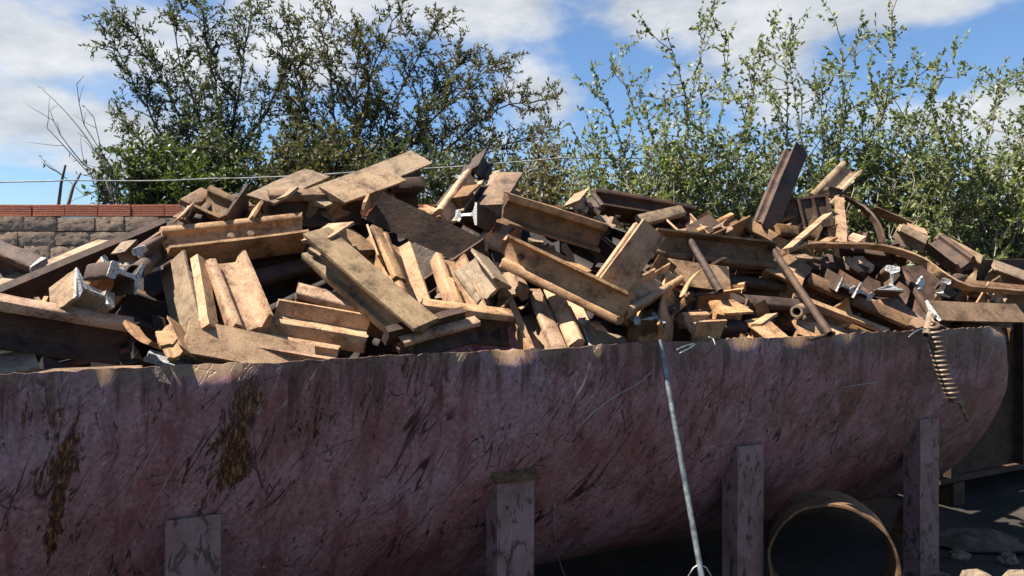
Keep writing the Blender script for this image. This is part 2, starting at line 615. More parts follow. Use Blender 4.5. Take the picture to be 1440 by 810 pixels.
def shell_mat():
    m, nt, b = new_mat('purple_tank_paint')
    uv = nt.nodes.new('ShaderNodeUVMap')
    uv.uv_map = 'metres'
    v = uv.outputs[0]
    sep = nt.nodes.new('ShaderNodeSeparateXYZ')
    nt.links.new(v, sep.inputs[0])
    big = tex_noise(nt, v, 1.5, 6, 0.62, 0.4)
    base = ramp(nt, [(0.36, (0.205, 0.080, 0.072)), (0.48, (0.280, 0.144, 0.143)), (0.60, (0.300, 0.185, 0.202))])
    nt.links.new(big, base.inputs[0])
    c = base.outputs[0]
    fine = tex_noise(nt, v, 60, 7, 0.7)
    c = mix_rgb(nt, 1.0, c, mrange(nt, fine, 0.32, 0.68, 0.58, 1.36), 'MULTIPLY')
    mott = tex_noise(nt, mapping(nt, v, (1.5, 0.8, 1), rot=(0, 0, R(24))), 11, 8, 0.7, 0.6)
    c = mix_rgb(nt, 1.0, c, mrange(nt, mott, 0.32, 0.68, 0.74, 1.2), 'MULTIPLY')
    # maroon undercoat smears along slanted scrapes
    sm = tex_noise(nt, mapping(nt, v, (3.4, 0.8, 1), rot=(0, 0, R(30))), 3.2, 7, 0.68, 0.5)
    c = mix_rgb(nt, mrange(nt, sm, 0.50, 0.62, 0, 0.66), c, (0.150, 0.042, 0.043))
    hgt = vmath(nt, 'MULTIPLY', sm, 0.4)
    hgt = vmath(nt, 'ADD', hgt, vmath(nt, 'MULTIPLY', fine, 0.35))
    # scratches: thin level lines of stretched noise, broken up by a mask
    for (rot, sx, sy, wid, seed, cc, am, mlo, mhi) in [
            (-33, 6.0, 0.8, 0.0080, 1.0, (0.026, 0.010, 0.010), 0.95, 0.53, 0.59),
            (-24, 8.0, 0.8, 0.0060, 6.0, (0.030, 0.012, 0.012), 0.95, 0.53, 0.60),
            (-44, 7.0, 1.1, 0.0050, 11.0, (0.032, 0.013, 0.013), 0.9, 0.54, 0.60),
            (-6, 6.0, 0.8, 0.0050, 16.0, (0.030, 0.013, 0.013), 0.85, 0.52, 0.59),
            (-28, 18.0, 1.8, 0.0080, 31.0, (0.028, 0.010, 0.010), 0.8, 0.56, 0.62),
            (10, 5.0, 1.2, 0.0045, 36.0, (0.035, 0.015, 0.015), 0.8, 0.54, 0.60),
            (-80, 5.0, 1.4, 0.0045, 21.0, (0.030, 0.014, 0.014), 0.85, 0.55, 0.61),
            (-27, 9.0, 1.1, 0.0040, 26.0, (0.62, 0.48, 0.45), 0.75, 0.53, 0.60),
            (-38, 14.0, 1.5, 0.0050, 41.0, (0.50, 0.34, 0.33), 0.6, 0.52, 0.60),
            (-15, 12.0, 1.2, 0.0040, 46.0, (0.26, 0.075, 0.075), 0.8, 0.48, 0.57),
            (-34, 13.0, 1.2, 0.0060, 51.0, (0.045, 0.016, 0.016), 0.85, 0.50, 0.58)]:
        mv = mapping(nt, v, (1, 1, 1), loc=(seed, seed * 0.37, seed))
        ln = tex_noise(nt, mapping(nt, mv, (sx, sy, 1), rot=(0, 0, 0)) if rot == 0 else mapping(nt, mapping(nt, mv, (1, 1, 1), rot=(0, 0, R(rot))), (sx, sy, 1)), 1.0, 3, 0.5, 0.25)
        ab = vmath(nt, 'ABSOLUTE', vmath(nt, 'SUBTRACT', ln, 0.5))
        line = mrange(nt, ab, wid * 0.35, wid, 1, 0)
        mk = mrange(nt, tex_noise(nt, mv, 3.1, 4, 0.6), mlo, mhi, 0, 1)
        f = vmath(nt, 'MULTIPLY', line, mk)
        c = mix_rgb(nt, vmath(nt, 'MULTIPLY', f, am), c, cc)
        hgt = vmath(nt, 'SUBTRACT', hgt, vmath(nt, 'MULTIPLY', f, 0.5))
    # rusty runs dripping down from the rim
    dr = tex_noise(nt, mapping(nt, v, (9.0, 0.7, 1), loc=(4, 2, 0), rot=(0, 0, R(-4))), 1.6, 7, 0.7, 0.35)
    drf = vmath(nt, 'ADD', dr, mrange(nt, sep.outputs[1], 0.0, 0.42, 0.10, -0.12))
    c = mix_rgb(nt, mrange(nt, drf, 0.56, 0.64, 0, 0.8), c, (0.060, 0.026, 0.017))
    # small dark chips everywhere
    ch = tex_noise(nt, mapping(nt, v, (1.3, 0.8, 1)), 34, 5, 0.6, 0.6)
    c = mix_rgb(nt, mrange(nt, ch, 0.63, 0.66, 0, 0.85), c, (0.035, 0.016, 0.014))
    # rust towards the far end of the tank and along the rim
    rn = tex_noise(nt, v, 4.5, 8, 0.7, 0.6)
    along = mrange(nt, sep.outputs[0], 0.9, 3.4, 0.0, 0.15)
    rimw = mrange(nt, sep.outputs[1], 0.0, 0.25, 0.10, 0.0)
    rf = vmath(nt, 'ADD', vmath(nt, 'ADD', rn, along), rimw)
    rcol = ramp(nt, [(0.34, (0.035, 0.018, 0.012)), (0.5, (0.10, 0.056, 0.034)), (0.66, (0.20, 0.130, 0.08))])
    nt.links.new(tex_noise(nt, v, 30, 7, 0.75), rcol.inputs[0])
    c = mix_rgb(nt, mrange(nt, rf, 0.59, 0.73, 0, 0.72), c, rcol.outputs[0])
    # flaked patches where the paint has come away in sheets
    fd = tex_noise(nt, mapping(nt, mapping(nt, v, (1, 1, 1), rot=(0, 0, R(-10))), (2.3, 0.7, 1)), 14, 10, 0.78, 0.5)
    fl = tex_noise(nt, mapping(nt, v, (2.2, 0.8, 1), loc=(3.1, 0.2, 0), rot=(0, 0, R(12))), 2.8, 3, 0.5, 0.3)
    ff = vmath(nt, 'ADD', vmath(nt, 'MULTIPLY', fl, 0.40), vmath(nt, 'MULTIPLY', fd, 0.60))
    ff = vmath(nt, 'ADD', ff, mrange(nt, sep.outputs[0], -0.4, 1.4, 0.015, -0.05))
    for (fx, fy, rx, ry, wt) in [(65, 585, 34, 48, .22), (82, 680, 18, 60, .19), (78, 750, 34, 36, .17), (350, 555, 36, 62, .24), (318, 625, 24, 50, .2), (325, 665, 34, 28, .16),
                                 (450, 565, 22, 50, .18), (508, 575, 22, 50, .16), (215, 560, 16, 44, .16), (140, 745, 40, 20, .15), (440, 690, 34, 18, .14), (192, 640, 9, 40, .16), (105, 640, 16, 50, .15)]:
        u0, v0 = shell_uv(fx, fy)
        u1, _ = shell_uv(fx + rx, fy)
        _, v1 = shell_uv(fx, fy + ry)
        sb = nt.nodes.new('ShaderNodeVectorMath')
        sb.operation = 'SUBTRACT'
        nt.links.new(v, sb.inputs[0])
        sb.inputs[1].default_value = (u0, v0, 0)
        ml = nt.nodes.new('ShaderNodeVectorMath')
        ml.operation = 'MULTIPLY'
        nt.links.new(sb.outputs[0], ml.inputs[0])
        ml.inputs[1].default_value = (1 / max(1e-3, u1 - u0), 1 / max(1e-3, v1 - v0), 0)
        ln_ = nt.nodes.new('ShaderNodeVectorMath')
        ln_.operation = 'DOT_PRODUCT'
        nt.links.new(ml.outputs[0], ln_.inputs[0])
        nt.links.new(ml.outputs[0], ln_.inputs[1])
        g = vmath(nt, 'MULTIPLY', vmath(nt, 'POWER', 2.718, vmath(nt, 'MULTIPLY', ln_.outputs['Value'], -1.0)), wt * 0.44)
        ff = vmath(nt, 'ADD', ff, g)
    mask = mrange(nt, ff, 0.595, 0.612, 0, 1)
    fcol = ramp(nt, [(0.40, (0.014, 0.007, 0.006)), (0.485, (0.042, 0.016, 0.010)), (0.54, (0.12, 0.042, 0.016)), (0.61, (0.36, 0.17, 0.055))])
    nt.links.new(tex_noise(nt, mapping(nt, v, (2.4, 0.8, 1)), 40, 9, 0.8, 0.4), fcol.inputs[0])
    c = mix_rgb(nt, mask, c, fcol.outputs[0])
    edge = mrange(nt, vmath(nt, 'ABSOLUTE', vmath(nt, 'SUBTRACT', ff, 0.592)), 0.0, 0.010, 0.35, 0)
    c = mix_rgb(nt, edge, c, (0.34, 0.22, 0.14))
    ch0 = tex_noise(nt, mapping(nt, v, (1, 0.6, 1)), 26, 8, 0.75, 0.6)
    # bare dusty metal where the rim is bent over
    for ft, fh, fa in FLARES:
        fu = vmath(nt, 'POWER', vmath(nt, 'DIVIDE', vmath(nt, 'SUBTRACT', sep.outputs[0], ft), fh * 1.1), 2.0)
        fv = vmath(nt, 'POWER', vmath(nt, 'DIVIDE', sep.outputs[1], 0.05), 2.0)
        g = vmath(nt, 'POWER', 2.718, vmath(nt, 'MULTIPLY', vmath(nt, 'ADD', fu, fv), -1.0))
        g = vmath(nt, 'ADD', g, vmath(nt, 'MULTIPLY', vmath(nt, 'SUBTRACT', ch0, 0.5), 1.6))
        c = mix_rgb(nt, mrange(nt, g, 0.48, 0.58, 0, 0.85), c, (0.24, 0.15, 0.075))
    # pale dust on the rim
    pr = tex_noise(nt, v, 30, 6, 0.7)
    pm = vmath(nt, 'MULTIPLY', mrange(nt, sep.outputs[1], 0.0, 0.05, 1, 0), mrange(nt, pr, 0.42, 0.6, 0, 0.75))
    c = mix_rgb(nt, pm, c, (0.20, 0.13, 0.08))
    nt.links.new(c, b.inputs['Base Color'])
    nt.links.new(mrange(nt, fine, 0.3, 0.7, 0.34, 0.54), b.inputs['Roughness'])
    b.inputs['Specular IOR Level'].default_value = 0.35
    hgt = vmath(nt, 'SUBTRACT', hgt, vmath(nt, 'MULTIPLY', mask, 0.5))
    bump(nt, b, hgt, 0.7, 0.006)
    return m


M['shell'] = shell_mat()

def build_tank():
    root = empty('steel_tank', tank(1.2, TR, -TDROP))
    tag(root, 'long purple-brown half-cylinder steel tank with scraped paint, brimful of rails', 'tank')
    inv = Vector(root.location)
    nt_, na = 360, 84
    vs, fs, uvs = [], [], []
    wall = 0.009

    def surf(t, a, inner):
        r = TR - (wall if inner else 0)
        d = TDROP - (wall if inner else 0)
        s = TR - r * math.cos(a)
        z = -d * math.sin(a)
        # dents
        dn = 0.012 * noise.noise(Vector((t * 1.4, a * 1.8, 0))) + 0.005 * noise.noise(Vector((t * 5, a * 6, 4)))
        front = max(0.0, 1 - a / 0.16)
        if a < 0.6:
            dn += 0.010 * noise.noise(Vector((t * 3.1, 7.0, a * 2))) * (1 - a / 0.6)
        nrm = Vector((0, -math.cos(a), -math.sin(a)))
        s += nrm.y * dn
        z += nrm.z * dn
        for ft, fh, fa in FLARES:
            g = math.exp(-((t - ft) / fh) ** 2)
            s += fa * g * max(0.0, 1 - a / 0.055) ** 1.3
        if a < 0.1:
            z += front * (0.012 * noise.noise(Vector((t * 2.2, 1, 1))) + 0.006 * noise.noise(Vector((t * 11, 1, 1))) + 0.006 * noise.noise(Vector((t * 31, 1, 1))) + 0.004 * noise.noise(Vector((t * 83, 1, 1))))
        # far front corner is rounded off and bent
        e = max(0.0, (t - (T_MAX - 0.16)) / 0.16)
        if a < 0.3:
            z -= 0.0
            s += 0.05 * e * e * (1 - a / 0.3)
        return tank(t, s, z) - inv

    ang = [math.pi * (k / na) ** 1.0 for k in range(na + 1)]
    extra = [0.008, 0.018, 0.028, 0.05, 0.075]
    ang = sorted(set(ang + extra))
    na = len(ang) - 1
    for inner in (0, 1):
        for i in range(nt_ + 1):
            t = T_MIN + (T_MAX - T_MIN) * i / nt_
            for k in range(na + 1):
                vs.append(surf(t, ang[k], inner))
                uvs.append((t, ang[k] * TR))
    w = na + 1
    off = (nt_ + 1) * w
    for i in range(nt_):
        for k in range(na):
            a, b, c, d = i * w + k, (i + 1) * w + k, (i + 1) * w + k + 1, i * w + k + 1
            fs.append((a, d, c, b))
            fs.append((off + a, off + b, off + c, off + d))
        for k in (0, na):
            a, b = i * w + k, (i + 1) * w + k
            fs.append((a, b, off + b, off + a) if k == 0 else (b, a, off + a, off + b))
    for i in (0, nt_):
        for k in range(na):
            a, b = i * w + k, i * w + k + 1
            fs.append((a, off + a, off + b, b) if i else (b, off + b, off + a, a))
    o = mesh_obj('shell', vs, fs, M['shell'], root, smooth=50)
    me = o.data
    uvl = me.uv_layers.new(name='metres')
    li = np.zeros(len(me.loops), dtype=np.int32)
    me.loops.foreach_get('vertex_index', li)
    uvl.data.foreach_set('uv', np.array(uvs, dtype=np.float32)[li].ravel())
    # end plates, slightly dished
    for t_end, sgn in ((T_MAX - 0.012, 1), (T_MIN + 0.012, -1)):
        vs, fs = [], []
        nr = 6
        for layer in (0, 1):
            for j in range(nr + 1):
                f = j / nr
                for k in range(0, 41):
                    a = math.pi * k / 40
                    s = TR - (TR - 0.014) * f * math.cos(a)
                    z = -(TDROP - 0.014) * f * math.sin(a) - 0.012
                    vs.append(tank(t_end + sgn * (0.02 * (1 - f * f)) - sgn * layer * 0.010, s, z) - inv)
        for layer in (0, 1):
            o0 = layer * (nr + 1) * 41
            for j in range(nr):
                for k in range(40):
                    q = (o0 + j * 41 + k, o0 + (j + 1) * 41 + k, o0 + (j + 1) * 41 + k + 1, o0 + j * 41 + k + 1)
                    fs.append(q if (layer == 0) == (sgn > 0) else q[::-1])
        mesh_obj('end_plate', vs, fs, M['brown'], root, smooth=60)
    # legs: channel posts welded against the flank, flat face outwards
    for xl, wl, top in ((272, 0.155, -0.462), (725, 0.152, -0.468), (1055, 0.150, -0.468), (1307, 0.148, -0.455)):
        t = rim_t(xl, 0.085)
        mb = MB()
        dz = (-1.245 - 0.05 - top) / -2.0
        zc = top - dz
        th = 0.006
        up = Vector((0, 0, 1))
        # face plate made of rows so that its edges are a little bent
        rows = 14
        fv = []
        for j in range(rows + 1):
            z = top - 2 * dz * j / rows
            for e in (-1, 1):
                wob = 0.004 * noise.noise(Vector((xl, z * 6, e * 3)))
                for dd in (0, 1):
                    fv.append(tank(t + e * (wl / 2) + wob, 0.083 + dd * th + 0.003 * noise.noise(Vector((xl, z * 4, 9))), z) - inv)
        ff = []
        for j in range(rows):
            a = j * 4
            ff += [(a, a + 4, a + 6, a + 2), (a + 1, a + 3, a + 7, a + 5), (a, a + 1, a + 5, a + 4), (a + 2, a + 6, a + 7, a + 3)]
        ff += [(0, 2, 3, 1), (rows * 4, rows * 4 + 1, rows * 4 + 3, rows * 4 + 2)]
        mb.add(fv, ff)
        for e in (-1, 1):   # side flanges running back
            mb.box(tank(t + e * (wl / 2 - th), 0.083 + th + 0.045, zc) - inv, AX * th * 0.6, SD * 0.0449, up * (dz - 0.004))
        leg = mb.build('leg', M['leg'], root)
        if xl in (725, 1305):
            cb = MB()
            cb.box(tank(t - 0.004, 0.088, top + 0.012) - inv, AX * (wl / 2 + 0.014), (SD * 0.030 + up * 0.022), (up * 0.016 - SD * 0.012) * 0.28)
            c = cb.build('cap_plate', M['shell' if False else 'brown'], leg)
        foot = MB()
        foot.box(tank(t, 0.13, -1.245 - 0.004) - inv, AX * (wl / 2 + 0.03), SD * 0.085, up * 0.008)
        foot.build('foot_plate', M['leg'], leg)
    # brace strip under the far end
    br = MB()
    br.box(tank(T_MAX - 0.24, 0.42, -0.98) - inv, AX * 0.012, SD * 0.05 + up * 0.0, (up * 0.27 - SD * 0.10))
    br.build('end_brace', M['brown'], root)
    return root


build_tank()

# ------------------------------------------------------------------ scrap heap helpers
SLOPE, S_CAP = 0.78, 1.12


def heap_depth(x, y):
    k, v = (x - CX) / FPX, (y - HY) / FPX
    q = AX.y * 0 + (SD.y + SD.x * k)           # d s / d Y
    c = SD.y * T0.y + SD.x * T0.x              # s = q*Y - c
    den = v + SLOPE * q
    Yp = ((CAM_H - T0.z) + SLOPE * c) / max(den, 0.05)
    Yc = (S_CAP + c) / q
    return min(Yp, Yc)


FOOT, HGT, HEADW = 0.125, 0.13, 0.068
HALF = [(0.0625, -0.065), (0.0625, -0.0545), (0.030, -0.0465), (0.013, -0.041), (0.0085, -0.030), (0.008, 0.000), (0.0085, 0.022),
        (0.014, 0.029), (0.032, 0.034), (0.034, 0.038), (0.0335, 0.055), (0.030, 0.0615), (0.022, 0.0645)]
PROFILE = HALF + [(-a, b) for a, b in reversed(HALF)]


def rail_mesh(L, s, rng, parts=7, ends=(0.16, 0.16), ragged=0.006):
    n = len(PROFILE)
    vs = []
    sh = [(rng.uniform(-1, 1) * ends[0], rng.uniform(-1, 1) * ends[0]), (rng.uniform(-1, 1) * ends[1], rng.uniform(-1, 1) * ends[1])]
    bend = rng.uniform(-1, 1) * 0.010 * L
    for i in range(parts + 1):
        f = i / parts
        for j, (y, z) in enumerate(PROFILE):
            x = -L / 2 + L * f
            if i == 0:
                x += sh[0][0] * y + sh[0][1] * z + rng.uniform(-ragged, ragged)
            elif i == parts:
                x += sh[1][0] * y + sh[1][1] * z + rng.uniform(-ragged, ragged)
            wob = 0.0012 if 0 < i < parts else 0.0
            vs.append((x, (y + bend * 4 * f * (1 - f) + rng.uniform(-wob, wob)) * 1.0 * s if False else (y * s + bend * 4 * f * (1 - f)), z * s + rng.uniform(-wob, wob)))
    fs = []
    for i in range(parts):
        for j in range(n):
            j2 = (j + 1) % n
            fs.append((i * n + j, i * n + j2, (i + 1) * n + j2, (i + 1) * n + j))
    fs.append(tuple(range(n - 1, -1, -1)))
    fs.append(tuple(parts * n + j for j in range(n)))
    return vs, fs


def frame(a, side, u, loc):
    m = Matrix.Identity(4)
    for i in range(3):
        m[i][0], m[i][1], m[i][2], m[i][3] = a[i], side[i], u[i], loc[i]
    return m


GROUP = 'steel scrap heaped in the tank'
COUNT = [0]


def inside_rim(vs, m):
    """slide a piece back along the sight line until nothing of it hangs out over the front rim"""
    for it in range(4):
        need, zmin = 0.0, 9.0
        for v in vs:
            q = m @ Vector(v) - T0
            if q.z < 0.035:
                need = max(need, 0.03 - q.dot(SD))
        if need <= 0.0005:
            break
        c = m.to_translation()
        r = (c - Vector((0, 0, CAM_H)))
        r = r / r.y
        c = c + r * (need / max(0.3, r.dot(SD)))
        for i in range(3):
            m[i][3] = c[i]
    return m


def solve(A, B, C, sgn, dA, dB, width):
    DA = dA if dA > 1.4 else heap_depth(*A) + dA   # an offset from the heap's slope, or a depth of its own
    DB = dB if dB > 1.4 else heap_depth(*B) + dB
    A3, B3 = px(A[0], A[1], DA), px(B[0], B[1], DB)
    a = (B3 - A3).normalized()
    O = Vector((0, 0, CAM_H))
    r = Vector(((C[0] - CX) / FPX, 1.0, -(C[1] - HY) / FPX))
    p = (O - A3) - a * (O - A3).dot(a)
    q = r - a * r.dot(a)
    qq, pq = q.dot(q), p.dot(q)
    disc = pq * pq - qq * (p.dot(p) - width * width)
    if disc < 0:
        lam = -pq / qq
    else:
        lam = (-pq + (1 if sgn == '+' else -1) * math.sqrt(disc)) / qq
    w = p + q * lam
    W = w.length
    w.normalize()
    return A3, B3, a, w, W


def rail(mode, A, B, C, sgn, mat, label, dA=0.0, dB=0.0, size=1.0, cut=None, ends=(0.16, 0.16), name='rail_offcut', cat='rail', bolts=None, head=None):
    """mode B: the foot's flat underside shows, S: a flank shows (A-B the head edge, C the foot edge), H: the head's top shows"""
    COUNT[0] += 1
    rng = random.Random(1000 + COUNT[0])
    base = {'B': FOOT, 'S': HGT, 'H': HEADW}[mode] * size
    A3, B3, a, w, W = solve(A, B, C, sgn, dA, dB, base)
    s = size * W / base
    mid = (A3 + B3) / 2
    L = (B3 - A3).length
    view = (mid - Vector((0, 0, CAM_H))).normalized()
    if mode == 'B':
        u = a.cross(w)
        if u.dot(view) < 0:
            u = -u
        c = mid + w * W / 2 + u * (HGT * s / 2)
    elif mode == 'H':
        u = a.cross(w)
        if u.dot(view) > 0:
            u = -u
        c = mid + w * W / 2 - u * (HGT * s / 2)
    else:
        u = -w
        nn = a.cross(u)
        if nn.dot(view) > 0:
            nn = -nn
        c = mid + w * W / 2 - nn * 0.045 * s
    side = u.cross(a)
    vs, fs = rail_mesh(L, s, rng, ends=ends)
    # a lighter head tone paints sunlight on it and shade on web and foot
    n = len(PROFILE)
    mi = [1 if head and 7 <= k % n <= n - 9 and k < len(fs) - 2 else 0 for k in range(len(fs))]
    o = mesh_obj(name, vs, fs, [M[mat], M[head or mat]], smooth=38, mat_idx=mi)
    o.matrix_world = inside_rim(vs, frame(a, side, u, c))
    tag(o, label, cat, GROUP)
    if cut:
        add_cut(o, vs, cut, L)
    if bolts:
        add_bolts(o, L, s, bolts)
    return o


def add_bolts(o, L, s, at):
    """hexagonal bolt heads standing on the web"""
    for f in at:
        for sg in (-1, 1):
            vs, fs = [], []
            for lay, (r_, h_) in enumerate(((0.015, 0.006), (0.015, 0.016), (0.012, 0.019))):
                for k in range(6):
                    a_ = math.pi / 3 * k + f * 3
                    vs.append((-L / 2 + L * f + math.cos(a_) * r_ * s, sg * h_ * s, -0.004 * s + math.sin(a_) * r_ * s))
            for lay in range(2):
                for k in range(6):
                    k2 = (k + 1) % 6
                    q = (lay * 6 + k, lay * 6 + k2, lay * 6 + 6 + k2, lay * 6 + 6 + k)
                    fs.append(q if sg < 0 else q[::-1])
            fs.append(tuple(range(12, 18)) if sg < 0 else tuple(range(17, 11, -1)))
            mesh_obj('bolt_head', vs, fs, M['brown'], o)


def add_cut(o, vs, cut, L):
    """bright torch-cut faces, a hair proud of the rail's own ends"""
    n = len(PROFILE)
    for end in cut:
        ring = vs[:n] if end == 'A' else vs[-n:]
        sg = -1 if end == 'A' else 1
        v2 = [(v[0] + sg * 0.0025, v[1] * 1.01, v[2] * 1.01) for v in ring] + [(v[0] - sg * 0.004, v[1] * 1.012, v[2] * 1.012) for v in ring]
        f2 = [tuple(range(n)) if sg > 0 else tuple(range(n - 1, -1, -1))]
        for j in range(n):
            j2 = (j + 1) % n
            f2.append((j, n + j, n + j2, j2) if sg > 0 else (j, j2, n + j2, n + j))
        mesh_obj('cut_face', v2, f2, M['silver'], o)


def end_rail(c, d, tail, td, up2, size, mat, label, bright=True):
    """a rail whose end faces us: centre pixel of the end, pixel of its far end"""
    COUNT[0] += 1
    rng = random.Random(1000 + COUNT[0])
    p0 = px(c[0], c[1], heap_depth(*c) + d)
    p1 = px(tail[0], tail[1], heap_depth(*c) + d + td)
    a = (p1 - p0).normalized()
    L = (p1 - p0).length
    u = Vector((up2[0], 0, up2[1]))
    u = (u - a * u.dot(a)).normalized()
    side = u.cross(a)
    vs, fs = rail_mesh(L, size, rng, ends=(0.05, 0.2))
    o = mesh_obj('rail_offcut', vs, fs, M[mat], smooth=38)
    o.matrix_world = inside_rim(vs, frame(a, side, u, (p0 + p1) / 2))
    tag(o, label, 'rail', GROUP)
    if bright:
        add_cut(o, vs, 'A', L)
    return o


def plate(A, B, C, sgn, width, mat, label, dA=0.0, dB=0.0, thick=0.012, name='steel_plate', cat='steel plate', curl=0.0, notch=0.0):
    """a flat bar or torn plate: A-B one long edge, C on the opposite edge"""
    COUNT[0] += 1
    rng = random.Random(1000 + COUNT[0])
    A3, B3, a, w, W = solve(A, B, C, sgn, dA, dB, width)
    mid = (A3 + B3) / 2 + w * W / 2
    L = (B3 - A3).length
    u = a.cross(w)
    if u.dot(mid - Vector((0, 0, CAM_H))) > 0:
        u = -u
    side = u.cross(a)
    nx, ny = 8, 3
    vs, fs = [], []
    for lay in (0, 1):
        for i in range(nx + 1):
            for j in range(ny + 1):
                x = -L / 2 + L * i / nx
                y = -W / 2 + W * j / ny
                if i in (0, nx):
                    x += rng.uniform(-1, 1) * (0.006 + notch)
                if j in (0, ny):
                    y += rng.uniform(-1, 1) * (0.002 + notch * 0.4)
                z = curl * (4 * (x / L) ** 2 - 1) * 0.5 + (0.0 if lay else -thick)
                vs.append([x, y, z])
    n1 = (nx + 1) * (ny + 1)
    for i in range(n1):     # keep both layers alike
        vs[n1 + i][0], vs[n1 + i][1] = vs[i][0], vs[i][1]
    id_ = lambda l, i, j: l * n1 + i * (ny + 1) + j
    for i in range(nx):
        for j in range(ny):
            fs.append((id_(1, i, j), id_(1, i + 1, j), id_(1, i + 1, j + 1), id_(1, i, j + 1)))
            fs.append((id_(0, i, j), id_(0, i, j + 1), id_(0, i + 1, j + 1), id_(0, i + 1, j)))
    for i in range(nx):
        fs.append((id_(0, i, 0), id_(0, i + 1, 0), id_(1, i + 1, 0), id_(1, i, 0)))
        fs.append((id_(0, i + 1, ny), id_(0, i, ny), id_(1, i, ny), id_(1, i + 1, ny)))
    for j in range(ny):
        fs.append((id_(0, 0, j + 1), id_(0, 0, j), id_(1, 0, j), id_(1, 0, j + 1)))
        fs.append((id_(0, nx, j), id_(0, nx, j + 1), id_(1, nx, j + 1), id_(1, nx, j)))
    o = mesh_obj(name, vs, fs, M[mat], smooth=30)
    o.matrix_world = inside_rim(vs, frame(a, side, u, mid))
    tag(o, label, cat, GROUP)
    return o


# ------------------------------------------------------------------ rails and scrap one by one
# left end of the heap
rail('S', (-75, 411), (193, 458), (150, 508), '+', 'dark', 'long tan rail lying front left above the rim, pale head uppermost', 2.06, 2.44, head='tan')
rail('B', (-70, 506), (40, 486), (42, 516), '-', 'grey', 'short greyish rail foot tucked at the far left under the long front rail', -0.14, -0.14)
rail('H', (-70, 519), (207, 509), (206, 522), '-', 'brown', 'brown rail lying flat along the rim at the far left', -0.06, -0.06)
plate((-70, 441), (236, 312), (76, 408), '+', 0.085, 'dark', 'very long dark bar slanting up from the left edge with sunlit top edge', 2.30, 3.05, thick=0.03, name='steel_bar', cat='bar')
rail('B', (-70, 421), (139, 336), (149, 350), '-', 'grey', 'long mottled rail behind the slanting dark bar, in front of the wall', 2.6, 3.2)
rail('B', (67, 406), (107, 377), (108, 416), '-', 'grey', 'squat greyish rail stub with bright cut end above the long front left rail', 0.0, -0.10, cut='B')
rail('H', (114, 392), (140, 361), (150, 371), '-', 'tan', 'small tan rail stub pointing up right with silvery cut end, left side', 0.05, -0.08, size=0.8, cut='B')
rail('S', (112, 397), (147, 393), (141, 413), '+', 'dark', 'dark rail stub with silvery end just below the small tan stub', 0.05, -0.1, size=0.8, cut='B')
end_rail((202, 366), 0.02, (245, 340), 0.3, (-0.3, 0.9), 0.72, 'dark', 'dark rail with crumpled silvery end beside the small open pipe')
plate((192, 346), (222, 326), (193, 349), '-', 0.03, 'brown', 'short brown steel strip rising towards the pile, right of the wall', 0.1, 0.1, thick=0.012)
rail('B', (168, 340), (190, 337), (189, 352), '-', 'grey', 'tiny grey rail stub perched on the slanting dark bar', 0.06, 0.02, size=0.6)
plate((56, 436), (69, 416), (73, 436), '+', 0.05, 'tan', 'small upright tan steel shard behind the long front left rail', 0.0, 0.0)
plate((47, 416), (53, 426), (44, 420), '+', 0.03, 'tan', 'tiny tan shard lying under the slanting dark bar', 0.05, 0.05)
plate((195, 458), (231, 488), (192, 463), '-', 0.05, 'tan', 'thin bent strip between the long front left rail and the whitish plate', 0.02, -0.02, curl=0.02)
plate((160, 446), (196, 452), (160, 450), '-', 0.04, 'silver', 'curled silvery strip poking out behind the long front left rail', 0.1, 0.1, thick=0.005, curl=0.03)
plate((216, 467), (236, 464), (222, 486), '-', 0.09, 'tan', 'small torn tan plate left of the big front plate-like rail', -0.02, -0.02, notch=0.012)
rail('B', (236, 445), (255, 486), (250, 446), '+', 'tan', 'small tan rail stub standing beside the torn tan plate', 0.0, 0.0, size=0.5)
plate((207, 490), (300, 514), (204, 503), '-', 0.10, 'flaky', 'whitish flaking steel plate lying on the rim at the left', 2.42, 2.50, notch=0.008)
rail('S', (-35, 350), (38, 378), (-30, 385), '+', 'dark', 'dark rail with a silvery end at the left edge before the wall', 0.35, 0.3, cut='B')

# left middle
rail('B', (256, 348), (283, 455), (216, 341), '+', 'grey', 'broad greyish-tan rail foot standing upright below the pale two-banded rail', 0.0, 0.02)
plate((278, 357), (294, 455), (290, 357), '+', 0.05, 'tan', 'narrow tan steel bar standing between two broad upright rails', -0.04, -0.02, thick=0.03, name='steel_bar', cat='bar')
rail('S', (292, 359), (328, 452), (334, 335), '+', 'tan', 'broad upright tan rail with scaly flaked web beneath the pale two-banded rail', -0.06, 0.0)
rail('B', (267, 448), (445, 487), (240, 491), '-', 'tan', 'bright tan rail foot lying like a plank over the left rim', 2.44, 2.57)
rail('S', (300, 446), (480, 479), (478, 514), '-', 'tan', 'tan rail right behind the plank-like bright one, its end dark', 0.0, -0.02)
rail('S', (383, 447), (519, 470), (387, 426), '+', 'tan', 'tan rail with smooth curved web, end facing right, above the plank-like rail', 0.05, 0.05)
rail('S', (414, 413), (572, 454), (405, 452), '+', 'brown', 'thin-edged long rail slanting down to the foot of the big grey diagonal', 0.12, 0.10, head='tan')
rail('S', (222, 314), (421, 294), (421, 331), '-', 'tan', 'long pale two-banded rail lying level on top of the left heap', 0.02, 0.0, bolts=(0.46, 0.6))
rail('B', (463, 319), (616, 447), (470, 366), '-', 'grey', 'big grey diagonal rail running down through the middle left', -0.14, -0.10)
rail('B', (425, 337), (462, 314), (457, 338), '-', 'tan', 'blunt tan rail end poking out behind the top of the big grey diagonal', -0.04, -0.04)
rail('B', (429, 347), (466, 370), (456, 337), '+', 'grey', 'shaded stub under the blunt tan rail end', -0.03, -0.03, size=0.7)
